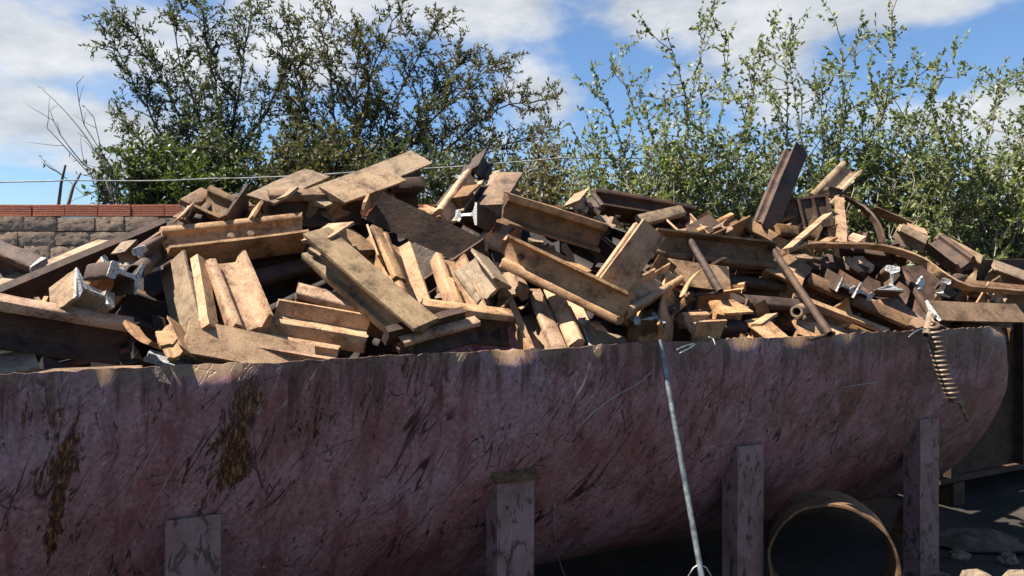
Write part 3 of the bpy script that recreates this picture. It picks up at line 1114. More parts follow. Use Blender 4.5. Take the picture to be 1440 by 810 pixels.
rail('H', (524, 315), (556, 386), (537, 316), '+', 'tan', 'narrow tan rail leaning behind the big grey diagonal, left of its twin', 0.0, 0.0, size=0.8)
rail('S', (543, 322), (571, 412), (563, 312), '+', 'tan', 'broader tan rail leaning behind the big grey diagonal with notched top', 0.0, 0.0)
rail('B', (494, 321), (536, 352), (486, 343), '-', 'brown', 'brown rail stub hidden between the big grey diagonal and leaning tan rails', 0.14, 0.1)
plate((517, 314), (533, 358), (519, 313), '+', 0.06, 'tan', 'thin steel plate seen edge-on under the big dark rail', -0.03, -0.03, thick=0.008)

# top of the heap, left to middle
rail('B', (350, 272), (428, 237), (445, 257), '-', 'grey', 'grey plate-like rail foot on the skyline left of the highest rail', 0.02, 0.04)
rail('B', (348, 260), (318, 303), (368, 272), '+', 'dark', 'steep dark rail with a pale edge on the skyline at the left', 0.0, 0.0)
rail('B', (373, 273), (356, 301), (362, 277), '+', 'tan', 'short steep tan rail beside the steep dark one', 0.0, 0.0)
rail('S', (277, 292), (305, 276), (320, 299), '+', 'brown', 'small brown rail wedge with two pale edges above the pale two-banded rail', 0.1, 0.08)
rail('B', (270, 289), (308, 306), (263, 307), '+', 'brown', 'dark brown rail wedge on the left skyline with a pale left edge', 0.05, 0.05)
rail('B', (250, 282), (338, 272), (252, 302), '-', 'brown', 'flat brown rail along the left skyline behind the wedges', 0.22, 0.22)
plate((244, 312), (262, 293), (247, 312), '-', 0.05, 'tan', 'thin pale shard sticking up at the left end of the skyline', 0.05, 0.05, thick=0.006)
plate((256, 307), (263, 290), (262, 309), '-', 0.03, 'tan', 'narrow pale shard just right of the thinner one on the left skyline', 0.04, 0.04, thick=0.006)
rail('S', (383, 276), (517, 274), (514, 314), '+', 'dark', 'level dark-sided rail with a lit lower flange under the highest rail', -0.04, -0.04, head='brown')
rail('B', (422, 269), (579, 211), (588, 237), '-', 'grey', 'highest rail of the heap, pale foot slanting up to the right', 0.0, 0.02)
rail('B', (452, 262), (541, 233), (547, 262), '-', 'grey', 'pale rail foot lying just below and in front of the highest rail', -0.06, -0.04)
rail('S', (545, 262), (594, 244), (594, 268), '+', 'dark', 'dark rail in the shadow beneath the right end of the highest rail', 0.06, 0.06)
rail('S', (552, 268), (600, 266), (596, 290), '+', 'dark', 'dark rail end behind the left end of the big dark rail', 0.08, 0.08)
rail('B', (533, 268), (693, 343), (518, 311), '+', 'dark', 'big dark brown rail slanting down right across the middle of the heap', -0.12, -0.06)
plate((384, 281), (402, 267), (388, 287), '-', 0.06, 'grey', 'small bent plate corner above the level dark-sided rail', 0.0, 0.0)
plate((513, 288), (521, 270), (521, 287), '+', 0.06, 'tan', 'torn jagged shard at the left end of the big dark rail', -0.1, -0.1, notch=0.012)

# peak cluster
rail('B', (701, 242), (667, 289), (724, 259), '-', 'brown', 'brown rail foot leaning at the peak above the pale-edged silvery end', -0.06, -0.06)
rail('B', (665, 222), (654, 243), (674, 229), '-', 'dark', 'small dark rail stub crowning the middle peak', 0.05, 0.05, size=0.7)
rail('H', (608, 299), (650, 243), (612, 301), '-', 'tan', 'thin rail with a lit edge climbing to the middle peak', -0.02, 0.04, size=0.7)
rail('B', (625, 280), (643, 264), (652, 280), '-', 'brown', 'short brown rail foot below the thin climbing rail', 0.0, 0.0)
end_rail((655, 302), -0.10, (705, 330), 0.35, (-0.97, 0.0), 0.78, 'dark', 'dark rail with greenish silvery cut end lying sideways below the peak')
rail('S', (652, 268), (672, 230), (692, 243), '+', 'dark', 'steep dark rail between the crowning stub and the leaning brown foot', 0.03, 0.03)
rail('S', (632, 290), (656, 258), (668, 285), '+', 'dark', 'dark rail with wavy torn edge above the silvery sideways end', 0.02, 0.02)
plate((682, 262), (692, 242), (700, 248), '-', 0.05, 'grey', 'crumpled greyish scrap behind the leaning brown rail foot', 0.0, 0.0, notch=0.014)
plate((597, 288), (633, 300), (600, 298), '-', 0.06, 'tan', 'torn reddish-tan scrap between the big dark rail and the climbing rail', 0.05, 0.05, notch=0.016)
plate((646, 246), (660, 252), (644, 250), '-', 0.03, 'silver', 'little silvery lump beside the crowning stub', 0.0, 0.0, notch=0.01)

# centre
rail('H', (613, 354), (642, 434), (598, 357), '+', 'tan', 'slim tan rail leaning right, under the big dark rail', 0.0, 0.02, size=0.95)
plate((630, 391), (643, 434), (625, 392), '+', 0.03, 'tan', 'thin tan steel bar right of the slim leaning rail', 0.02, 0.02, thick=0.02, name='steel_bar', cat='bar')
rail('S', (638, 389), (655, 435), (652, 374), '+', 'tan', 'tan rail with a raised grey flange leaning in the centre', 0.0, 0.0)
rail('B', (687, 373), (703, 402), (669, 380), '+', 'tan', 'stubby tan rail with a ragged end in the centre', 0.0, 0.0)
rail('B', (688, 363), (721, 405), (690, 383), '-', 'grey', 'small grey rail foot leaning beside the ragged tan stub', -0.05, -0.05)
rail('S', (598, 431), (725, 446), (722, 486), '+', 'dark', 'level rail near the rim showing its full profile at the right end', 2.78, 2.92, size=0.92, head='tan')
plate((547, 467), (655, 438), (549, 485), '+', 0.062, 'dark', 'dark-faced steel bar lying by the rim, upper one of two at the centre left', 2.62, 2.78, thick=0.03, name='steel_bar', cat='bar')
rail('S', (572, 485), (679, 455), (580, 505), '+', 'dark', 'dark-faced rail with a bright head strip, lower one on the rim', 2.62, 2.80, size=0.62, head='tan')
plate((560, 505), (606, 496), (562, 511), '-', 0.06, 'brown', 'small brown plate peeping over the rim under the dark-faced rails', -0.06, -0.06)
plate((652, 490), (668, 490), (659, 502), '-', 0.04, 'grey', 'little grey triangular shard by the rim left of centre', -0.03, -0.03, notch=0.008)
rail('S', (737, 401), (780, 500), (718, 422), '+', 'tan', 'bright tan rail leaning on the rim with a groove along it', -0.06, -0.06, size=0.95)
plate((708, 409), (746, 502), (701, 413), '+', 0.045, 'tan', 'thin tan steel bar on edge just left of the grooved tan rail', 0.0, 0.0, thick=0.03, name='steel_bar', cat='bar')
plate((700, 436), (712, 418), (703, 438), '-', 0.03, 'grey', 'thin grey strip propped behind the level profile-ended rail', 0.05, 0.05, thick=0.006)
rail('H', (781, 393), (820, 478), (757, 397), '+', 'tan', 'stout tan rail leaning on the rim, rounded head up, dark end below', -0.12, -0.14)
rail('S', (698, 374), (866, 457), (719, 331), '+', 'tan', 'large tan rail with a sunlit crease slanting down right in the centre', -0.10, -0.14, bolts=(0.12, 0.24))
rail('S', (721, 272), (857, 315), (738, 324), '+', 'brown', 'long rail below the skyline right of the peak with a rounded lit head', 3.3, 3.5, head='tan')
rail('B', (907, 306), (841, 396), (934, 337), '+', 'tan', 'steep rail with a dark flat foot and sunlit notched flank', 3.14, 3.06)
rail('B', (767, 345), (830, 379), (764, 359), '-', 'tan', 'short tan rail lying behind the large creased rail', 0.04, 0.0)
rail('B', (737, 305), (712, 336), (745, 322), '+', 'tan', 'upright tan rail stub above the upper end of the large creased rail', -0.04, -0.04)
rail('B', (793, 289), (807, 273), (803, 295), '-', 'tan', 'short tan stub on the skyline behind the rounded lit head', 0.06, 0.06, size=0.7)
rail('B', (815, 275), (828, 292), (808, 282), '+', 'dark', 'small dark stub on the skyline beside the short tan one', 0.06, 0.06, size=0.7)
plate((838, 296), (868, 304), (840, 310), '-', 0.09, 'grey', 'torn crumple of pale metal on the skyline right of the peak', 0.0, 0.0, notch=0.03, thick=0.005, curl=0.03)
plate((746, 335), (760, 338), (748, 342), '-', 0.05, 'grey', 'small pale lump inside the frame of the rounded-head rail', 0.05, 0.05, notch=0.012)
rail('B', (822, 458), (883, 472), (835, 486), '-', 'grey', 'grey rail foot lying at the rim with a ragged silvery left end', -0.10, -0.10, cut='A')
plate((811, 448), (820, 446), (813, 454), '-', 0.03, 'flaky', 'tiny white shard between the stout rail and the grey foot', 0.0, 0.0, notch=0.01)
plate((829, 452), (838, 450), (831, 460), '-', 0.04, 'tan', 'tiny tan shard above the grey rail foot', 0.0, 0.0, notch=0.008)

# right of centre
end_rail((908, 447), -0.16, (893, 540), 0.10, (-0.72, -0.48), 0.92, 'brown', 'dark rail standing on the rim with a bright cut end facing up')
rail('H', (876, 453), (936, 416), (873, 446), '-', 'tan', 'tan rail sloping up right over the bright-ended standing rail', -0.06, -0.02, size=0.8)
rail('H', (930, 418), (955, 402), (927, 413), '-', 'tan', 'small tan rail stub continuing above the sloping tan rail', 0.02, 0.02, size=0.7)
rail('B', (953, 417), (946, 495), (930, 441), '-', 'tan', 'pale upright rail foot beside the leaning galvanised bar', -0.10, -0.12)
plate((955, 418), (984, 380), (958, 420), '-', 0.03, 'tan', 'thin curved strip rising from the pale upright rail foot', -0.02, -0.06, thick=0.006, curl=-0.03)
rail('S', (958, 434), (994, 433), (994, 457), '-', 'tan', 'short orange-tan rail block lying level near the rim', -0.06, -0.08)
rail('B', (996, 423), (1032, 421), (1028, 440), '-', 'tan', 'yellowish rail stub right behind the orange-tan block', 0.02, 0.0)
rail('B', (942, 363), (1024, 375), (942, 398), '-', 'tan', 'bright yellowish rail foot crossed by a thin pipe', -0.04, -0.04)
rail('S', (924, 360), (1097, 377), (919, 321), '+', 'brown', 'long mottled brown rail lying level in the right half, rounded head below', -0.02, -0.02, size=1.0, bolts=(0.2, 0.86))
rail('B', (843, 287), (986, 312), (860, 311), '+', 'dark', 'long dark rail on the skyline right of centre', 0.12, 0.12)
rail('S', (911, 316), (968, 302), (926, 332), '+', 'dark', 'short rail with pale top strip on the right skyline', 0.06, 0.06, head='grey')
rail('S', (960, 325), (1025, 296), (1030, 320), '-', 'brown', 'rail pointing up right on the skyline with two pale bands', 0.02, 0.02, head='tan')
rail('S', (1038, 317), (1083, 341), (1032, 336), '+', 'brown', 'dark brown rail with a thin pale edge left of the tall dark rail', 0.05, 0.02)
rail('B', (1076, 379), (1128, 402), (1099, 370), '+', 'tan', 'tan rail foot glowing under the end of the mottled brown rail', 0.02, 0.0)
rail('B', (1078, 444), (1120, 481), (1060, 462), '-', 'tan', 'pointed tan rail piece by the rim right of centre', -0.08, -0.10)
plate((1055, 456), (1078, 441), (1060, 462), '-', 0.05, 'tan', 'little tan arm sticking out left of the pointed tan piece', -0.10, -0.12)
rail('B', (1114, 448), (1156, 454), (1119, 470), '-', 'tan', 'tan rail stub on the rim left of the lower end of the thick pipe', -0.06, -0.06)
rail('B', (1163, 454), (1254, 471), (1168, 477), '-', 'tan', 'long tan rail foot on the rim right of the lower end of the thick pipe', -0.06, -0.06)
plate((1230, 466), (1278, 468), (1236, 474), '-', 0.05, 'tan', 'short tan strip on the rim left of the spring', -0.08, -0.08)
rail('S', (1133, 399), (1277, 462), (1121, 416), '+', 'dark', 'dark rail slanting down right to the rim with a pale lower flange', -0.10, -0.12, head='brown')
plate((1113, 409), (1254, 463), (1110, 414), '-', 0.035, 'tan', 'thin pale steel bar running beside the dark slanting rail', -0.14, -0.15, thick=0.02, name='steel_bar', cat='bar')
plate((1092, 347), (1144, 377), (1104, 385), '-', 0.14, 'brown', 'brown rail plate hanging beside the thick slanting pipe', -0.02, -0.02)
end_rail((1254, 391), -0.25, (1240, 402), 0.5, (0.10, 1.0), 0.98, 'brown', 'rail end facing us with a white I-shaped cut face, upright')
end_rail((1216, 413), -0.22, (1180, 390), 0.4, (0.85, -0.42), 0.66, 'dark', 'rail end with white cut face tipped over, lower of the tilted pair')
end_rail((1191, 404), -0.20, (1160, 385), 0.4, (0.9, -0.38), 0.60, 'dark', 'rail end with white cut face tipped over, upper of the tilted pair')
rail('S', (1264, 372), (1322, 458), (1240, 395), '+', 'dark', 'dark rail slanting down behind the upright white rail end', -0.12, -0.2)
rail('B', (1228, 420), (1282, 462), (1252, 412), '+', 'brown', 'dark brown rail wedged under the upright white rail end', -0.12, -0.16)
rail('B', (1303, 422), (1430, 427), (1320, 450), '-', 'brown', 'broad brownish-tan rail foot lying level at the far right rim', -0.12, -0.10, cut='A')
end_rail((1327, 404), -0.12, (1350, 396), 0.4, (0.4, 0.9), 0.7, 'dark', 'rail end with silvery cut face above the broad rail foot at the far right')
rail('S', (1350, 399), (1490, 412), (1350, 428), '+', 'brown', 'brown rail with a pale top running out of the right edge', 0.0, 0.0)
plate((1296, 408), (1302, 398), (1290, 400), '-', 0.04, 'silver', 'small silvery lump right of the upright white rail end', -0.15, -0.15, notch=0.01)
rail('B', (1322, 327), (1384, 360), (1317, 337), '-', 'grey', 'slim tan rail on the right skyline below the leafy shrub', 0.1, 0.1)
rail('B', (1403, 380), (1470, 405), (1417, 372), '+', 'grey', 'greyish rail foot at the right edge above the running brown rail', 0.1, 0.1)
rail('B', (1342, 456), (1374, 452), (1346, 472), '-', 'brown', 'small brown rail stub at the rim just right of the spring', -0.08, -0.08, size=0.7)

# right-hand peak
rail('B', (1121, 197), (1073, 314), (1140, 206), '+', 'dark', 'tall dark rail standing highest on the right-hand peak', -0.34, -0.12, size=0.92)
rail('S', (1187, 223), (1142, 268), (1213, 240), '+', 'grey', 'grey rail leaning right of the tall dark rail on the peak', -0.04, -0.10)
plate((1174, 275), (1177, 343), (1187, 275), '+', 0.055, 'tan', 'upright tan flat bar at the middle of the right-hand peak', -0.22, -0.22)
plate((1158, 301), (1100, 350), (1163, 305), '-', 0.05, 'tan', 'slanting tan flat bar left of the upright bar', -0.26, -0.2)
plate((1166, 262), (1185, 266), (1167, 276), '-', 0.06, 'dark', 'dark square cap piece on top of the upright bar', -0.24, -0.24, thick=0.04)
plate((1232, 291), (1283, 312), (1221, 299), '+', 0.16, 'tan', 'torn tan sheet on the skyline right of the peak', 0.0, 0.0, notch=0.008, thick=0.006)
plate((1276, 313), (1302, 322), (1276, 320), '-', 0.07, 'tan', 'small torn strip right of the tan sheet', 0.0, 0.0, notch=0.01, thick=0.006)
plate((1188, 335), (1200, 327), (1200, 345), '-', 0.07, 'tan', 'small square tan plate at the foot of the upright bar', -0.2, -0.2)
plate((1146, 341), (1164, 333), (1152, 345), '-', 0.05, 'tan', 'small tan plate at the left foot of the upright bar', -0.2, -0.2)
rail('S', (1098, 331), (1150, 338), (1100, 350), '+', 'brown', 'short brown rail below the ribbed block', -0.06, -0.06)
rail('B', (1066, 310), (1104, 296), (1072, 322), '-', 'brown', 'brown rail stub left of the ribbed block', 0.0, 0.0, size=0.7)
rail('S', (1262, 325), (1300, 345), (1262, 335), '+', 'grey', 'short rail with a thin pale edge below the torn tan sheet', 0.0, 0.0, size=0.8)
rail('B', (1300, 338), (1345, 372), (1296, 352), '+', 'dark', 'dark rail lying under the slim tan rail on the right skyline', 0.05, 0.0)
plate((1185, 360), (1214, 359), (1187, 381), '-', 0.11, 'tan', 'crumpled orange-tan lump hanging under the arched strip', -0.05, -0.05, notch=0.02, curl=0.02)
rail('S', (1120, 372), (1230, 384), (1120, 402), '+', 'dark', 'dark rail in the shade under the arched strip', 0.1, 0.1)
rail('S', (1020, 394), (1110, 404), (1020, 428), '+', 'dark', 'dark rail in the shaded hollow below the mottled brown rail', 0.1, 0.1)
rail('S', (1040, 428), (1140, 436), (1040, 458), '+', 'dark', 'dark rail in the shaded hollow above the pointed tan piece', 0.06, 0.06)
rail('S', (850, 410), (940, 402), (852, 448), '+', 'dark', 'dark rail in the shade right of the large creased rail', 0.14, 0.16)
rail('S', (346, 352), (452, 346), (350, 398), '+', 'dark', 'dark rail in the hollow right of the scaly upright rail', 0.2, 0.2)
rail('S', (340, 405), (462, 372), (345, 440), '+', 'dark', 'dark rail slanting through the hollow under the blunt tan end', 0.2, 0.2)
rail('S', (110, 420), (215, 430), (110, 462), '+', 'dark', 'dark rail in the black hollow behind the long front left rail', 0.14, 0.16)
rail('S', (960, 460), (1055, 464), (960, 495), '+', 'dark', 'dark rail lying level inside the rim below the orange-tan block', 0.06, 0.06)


def bent_strip(pts, depth_off, back, mat, label, name='bent_strip', thick=0.012, cat='steel strip'):
    """a strip of plate bent along pts (pixel, extra depth); back is its width vector"""
    mb = MB()
    back = Vector(back)
    P3 = [px(x, y, heap_depth(x, y) + depth_off + e) for x, y, e in pts]
    # smooth by resampling
    fine = []
    for i in range(len(P3) - 1):
        p0, p1, p2, p3 = P3[max(i - 1, 0)], P3[i], P3[i + 1], P3[min(i + 2, len(P3) - 1)]
        for k in range(6):
            u = k / 6
            fine.append(0.5 * ((2 * p1) + (p2 - p0) * u + (2 * p0 - 5 * p1 + 4 * p2 - p3) * u * u + (3 * p1 - p0 - 3 * p2 + p3) * u ** 3))
    fine.append(P3[-1])
    vs, fs = [], []
    for i, p in enumerate(fine):
        t = (fine[min(i + 1, len(fine) - 1)] - fine[max(i - 1, 0)]).normalized()
        nrm = t.cross(back).normalized()
        w = 0.003 * noise.noise(Vector((i * 0.5, 1, 2)))
        vs += [p + nrm * w, p + nrm * (w + thick), p + back + nrm * (thick + w), p + back + nrm * w]
    for i in range(len(fine) - 1):
        for k in range(4):
            k2 = (k + 1) % 4
            fs.append((i * 4 + k, i * 4 + k2, (i + 1) * 4 + k2, (i + 1) * 4 + k))
    fs += [(3, 2, 1, 0), tuple((len(fine) - 1) * 4 + k for k in range(4))]
    c = sum(fine, Vector()) / len(fine)
    o = mesh_obj(name, [v - c for v in vs], fs, M[mat], smooth=45)
    o.location = c
    return tag(o, label, cat, GROUP)


bent_strip([(1108, 356, 0), (1140, 343, -.1), (1180, 343, -.14), (1225, 344, -.14), (1262, 350, -.12), (1300, 364, -.12), (1330, 385, -.1), (1360, 401, -.05), (1400, 406, 0), (1470, 412, 0)],
           -0.14, SD * 0.05 + Vector((0, 0, -0.022)), 'tan', 'long arched tan steel strip curving over the right part of the heap')
bent_strip([(1186, 276, 0), (1205, 285, 0), (1222, 298, 0), (1236, 316, 0), (1244, 340, 0)], -0.2, SD * 0.09 + AX * 0.07, 'dark',
           'wide dark curved band bending down right of the upright tan bar', name='curved_band')
bent_strip([(1340, 358, 0), (1362, 366, 0), (1400, 365, 0), (1500, 364, 0)], 0.12, Vector((0, 0.02, -0.13)), 'dark',
           'dark sheet edge running out of the right side below the shrub', name='sheet_edge')


def ribbed_block():
    root = empty('ribbed_block', px(1136, 318, heap_depth(1136, 318) - 0.1))
    tag(root, 'dark ribbed cast block in the middle of the right-hand peak', 'cast block', GROUP)
    inv = Vector(root.location)
    Y = heap_depth(1136, 300) - 0.14
    a = (px(1170, 276, Y + 0.02) - px(1104, 284, Y)).normalized()
    u = Vector((0.1, 0.25, 1)); u = (u - a * u.dot(a)).normalized()
    d = a.cross(u).normalized()
    if d.y < 0:
        d = -d
    c = px(1137, 300, Y) + d * 0.08
    mb = MB().box(c - inv, a * 0.135, u * 0.085, d * 0.07)
    mb.build('body', M['dark'], root)
    for k in range(4):
        q = MB().box(c - inv + a * (-0.125 + k * 0.083) - d * 0.078 + u * 0.004, a * 0.008, u * 0.092, d * 0.0079)
        q.build('rib', M['dark'], root)
    MB().box(c - inv + u * 0.092 - d * 0.01, a * 0.142, u * 0.0068, d * 0.076).build('top_flange', M['dark'], root)


ribbed_block()


def pipe_thing(p, q, dp, dq, r, label, mat='pipe', wall=0.004, name='steel_pipe', cat='pipe'):
    a = px(p[0], p[1], heap_depth(*p) + dp)
    b = px(q[0], q[1], heap_depth(*q) + dq)
    c = (a + b) / 2
    o = MB().pipe(a - c, b - c, r, wall).build(name, M[mat], smooth=40)
    o.location = c
    return tag(o, label, cat, GROUP)


pipe_thing((971, 339), (1013, 410), -0.16, -0.10, 0.016, 'thin dark pipe with open end crossing the bright yellowish rail foot')
pipe_thing((1085, 348), (1167, 470), -0.16, -0.10, 0.017, 'thick rusty pipe with open end slanting down right to the rim')
pipe_thing((190, 384), (232, 352), -0.06, 0.25, 0.026, 'short open pipe facing us in the left hollow', wall=0.006)
pipe_thing((1137, 478), (1173, 468), -0.05, -0.05, 0.008, 'short thin rod lying on the rim at the foot of the thick pipe', wall=0.004, name='steel_rod', cat='rod')
pipe_thing((1000, 430), (1052, 433), 0.05, 0.05, 0.006, 'thin pale rod lying right of the yellowish rail stub', mat='wire', wall=0.003, name='steel_rod', cat='rod')
pipe_thing((1302, 472), (1308, 444), -0.05, -0.05, 0.017, 'pale pipe stub standing above the spring', mat='grey', wall=0.005)

pipe_thing((1120, 438), (1143, 430), -0.02, 0.2, 0.028, 'pale pipe end peeping out under the thick slanting pipe', mat='grey', wall=0.01)

# landmarks of the heap: scraps are described by the nearest of them
LANDMARKS = [(60, 440, 'the long front left rail'), (100, 380, 'the slanting dark bar'), (190, 384, 'the short open pipe'), (245, 400, 'the greyish upright foot'),
             (330, 400, 'the scaly upright rail'), (340, 485, 'the plank-like rail'), (320, 315, 'the pale two-banded rail'), (540, 390, 'the big grey diagonal'),
             (450, 450, 'the curved-web rail'), (500, 250, 'the highest rail'), (600, 310, 'the big dark rail'), (690, 270, 'the leaning brown foot'),
             (655, 302, 'the sideways silvery end'), (660, 410, 'the leaning tan rails'), (660, 455, 'the profile-ended rail'), (790, 440, 'the stout leaning rail'),
             (790, 390, 'the large creased rail'), (790, 300, 'the rounded-head rail'), (880, 355, 'the steep dark-footed rail'), (908, 460, 'the standing bright-ended rail'),
             (985, 385, 'the yellowish foot'), (1000, 345, 'the mottled brown rail'), (990, 440, 'the orange-tan block'), (1090, 465, 'the pointed tan piece'),
             (1130, 410, 'the thick slanting pipe'), (1200, 430, 'the dark slanting rail'), (1254, 391, 'the upright white end'), (1200, 345, 'the arched strip'),
             (1137, 300, 'the ribbed block'), (1100, 260, 'the tall dark rail'), (1250, 305, 'the torn tan sheet'), (1350, 345, 'the slim skyline rail'),
             (1370, 440, 'the broad right-hand foot'), (1400, 405, 'the running brown rail'), (940, 300, 'the long skyline rail'), (300, 285, 'the left skyline wedges')]
USED = set()


def where(p):
    x = CX + FPX * p.x / p.y
    y = HY - FPX * (p.z - CAM_H) / p.y
    d = sorted((math.hypot(lx - x, ly - y), lx, ly, nm) for lx, ly, nm in LANDMARKS)
    out = []
    for dd, lx, ly, nm in d[:3]:
        if abs(x - lx) > abs(y - ly):
            rel = 'right of' if x > lx else 'left of'
        else:
            rel = 'below' if y > ly else 'above'
        out.append(rel + ' ' + nm)
    return out


def own_label(colour, kind, p):
    opts = where(p)
    for w in opts + [a + ', ' + b for a in opts for b in opts if a[-8:] != b[-8:]]:
        l = colour + ' ' + kind + ' ' + w
        if l not in USED and len(l.split()) <= 16:
            USED.add(l)
            return l
    return colour + ' ' + kind + ' ' + opts[0]


COLOURS = {'brown': 'brown', 'dark': 'dark', 'grey': 'greyish', 'tan': 'tan', 'pipe': 'dull brown', 'gap': 'dark'}

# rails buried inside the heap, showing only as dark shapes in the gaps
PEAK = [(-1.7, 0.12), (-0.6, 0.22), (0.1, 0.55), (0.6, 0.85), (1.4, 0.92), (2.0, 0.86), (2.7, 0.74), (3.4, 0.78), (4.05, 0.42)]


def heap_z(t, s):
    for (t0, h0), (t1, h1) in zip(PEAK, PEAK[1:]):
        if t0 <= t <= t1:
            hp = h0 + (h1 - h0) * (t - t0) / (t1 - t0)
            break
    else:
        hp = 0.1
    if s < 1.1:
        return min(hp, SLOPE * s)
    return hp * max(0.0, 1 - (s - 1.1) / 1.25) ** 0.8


def buried():
    rng = random.Random(42)
    n = 0
    for i in range(210):
        t = rng.uniform(-1.5, 3.75)
        s = rng.uniform(0.16, 2.08)
        top = heap_z(t, s) - 0.20 - abs(rng.gauss(0, 0.16))
        L = rng.uniform(0.35, 0.75)
        az = rng.uniform(0, math.pi)
        el = rng.gauss(0, 0.28)
        a = (AX * math.cos(az) + SD * math.sin(az)) * math.cos(el) + Vector((0, 0, math.sin(el)))
        a.normalize()
        ok = True
        for e in (-1, 0, 1):      # both ends stay inside the tank and under the heap
            q = tank(t, s, top) + a * (L / 2 + 0.06) * e
            tt, ss, zz = (q - T0).dot(AX), (q - T0).dot(SD), q.z - T0.z
            if not (-1.6 < tt < 3.97) or zz > heap_z(tt, ss) - 0.10:
                ok = False
            xx = (ss - TR) / (TR - 0.09)
            if abs(xx) > 1 or zz < -math.sqrt(1 - xx * xx) * (TDROP - 0.1):
                ok = False
        c3 = tank(t, s, top)
        if not ok or CX + FPX * c3.x / c3.y < -40:
            continue
        roll = rng.uniform(0, 2 * math.pi)
        side = a.cross(Vector((0, 0, 1))).normalized()
        up = side.cross(a)
        u = up * math.cos(roll) + side * math.sin(roll)
        vs, fs = rail_mesh(L, 1.0, rng)
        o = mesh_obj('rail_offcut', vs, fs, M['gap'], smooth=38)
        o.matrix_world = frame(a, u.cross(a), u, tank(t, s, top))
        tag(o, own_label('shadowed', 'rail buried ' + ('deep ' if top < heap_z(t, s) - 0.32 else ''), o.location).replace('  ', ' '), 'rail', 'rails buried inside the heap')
        n += 1
    print('buried', n)


buried()


def wedged():
    """smaller pieces stuck between the big ones, just under the heap's surface"""
    rng = random.Random(77)
    for i in range(150):
        x = rng.uniform(20, 1400) if i < 70 else rng.uniform(820, 1400)
        top = 330 if x < 230 else (290 if x < 1000 else (310 if x < 1280 else 372))
        y = rng.uniform(top + 20, 485 - (x / 1440) * 40)
        if any(a < x < b and c_ < y < d for a, b, c_, d in ((0, 320, 0, 530), (325, 475, 335, 448), (515, 705, 265, 378), (215, 435, 285, 350), (690, 885, 330, 465), (440, 620, 310, 455), (200, 455, 440, 530), (1040, 1330, 380, 440))):
            continue          # hollows and broad faces stay clear
        Y = heap_depth(x, y) + rng.uniform(0.14, 0.28)
        c = px(x, y, Y)
        L = rng.uniform(0.10, 0.34)
        a = Vector((rng.uniform(-1, 1), rng.uniform(-0.7, 0.7), rng.uniform(-0.7, 0.7))).normalized()
        u = a.cross(Vector((rng.uniform(-1, 1), rng.uniform(-1, 1), rng.uniform(-1, 1)))).normalized()
        kind = rng.random()
        mat = rng.choice(['brown', 'dark', 'brown', 'dark', 'grey', 'tan', 'pipe'])
        if kind < 0.6:
            vs, fs = rail_mesh(L, rng.uniform(0.5, 0.9), rng, ends=(0.5, 0.5), ragged=0.006)
            nm = 'rail_scrap'
        else:
            w, th = rng.uniform(0.02, 0.06), rng.uniform(0.004, 0.012)
            mb = MB()
            k = 5
            pr = [(-1, -1), (1, -1), (1, 1), (-1, 1)]
            vs, fs = [], []
            bend = rng.uniform(-0.03, 0.03)
            for q in range(k + 1):
                f = q / k
                for (yy, zz) in pr:
                    vs.append((-L / 2 + L * f + (rng.uniform(-0.012, 0.012) if q in (0, k) else 0), yy * w / 2 * rng.uniform(0.85, 1.1), zz * th / 2 + bend * 4 * f * (1 - f)))
            for q in range(k):
                for e in range(4):
                    e2 = (e + 1) % 4
                    fs.append((q * 4 + e, q * 4 + e2, q * 4 + 4 + e2, q * 4 + 4 + e))
            fs += [(3, 2, 1, 0), tuple(k * 4 + e for e in range(4))]
            nm = 'strip_scrap'
        o = mesh_obj(nm, vs, fs, M[mat], smooth=38)
        o.matrix_world = inside_rim(vs, frame(a, u.cross(a), u, c))
        if nm == 'rail_scrap':
            tag(o, own_label(COLOURS[mat], 'small rail end wedged', o.matrix_world.to_translation()), 'rail', 'small rail ends wedged in the heap')
        else:
            tag(o, own_label(COLOURS[mat], 'narrow strip wedged', o.matrix_world.to_translation()), 'steel strip', 'narrow strips wedged in the heap')


wedged()

# ------------------------------------------------------------------ wall behind
WY = 9.0


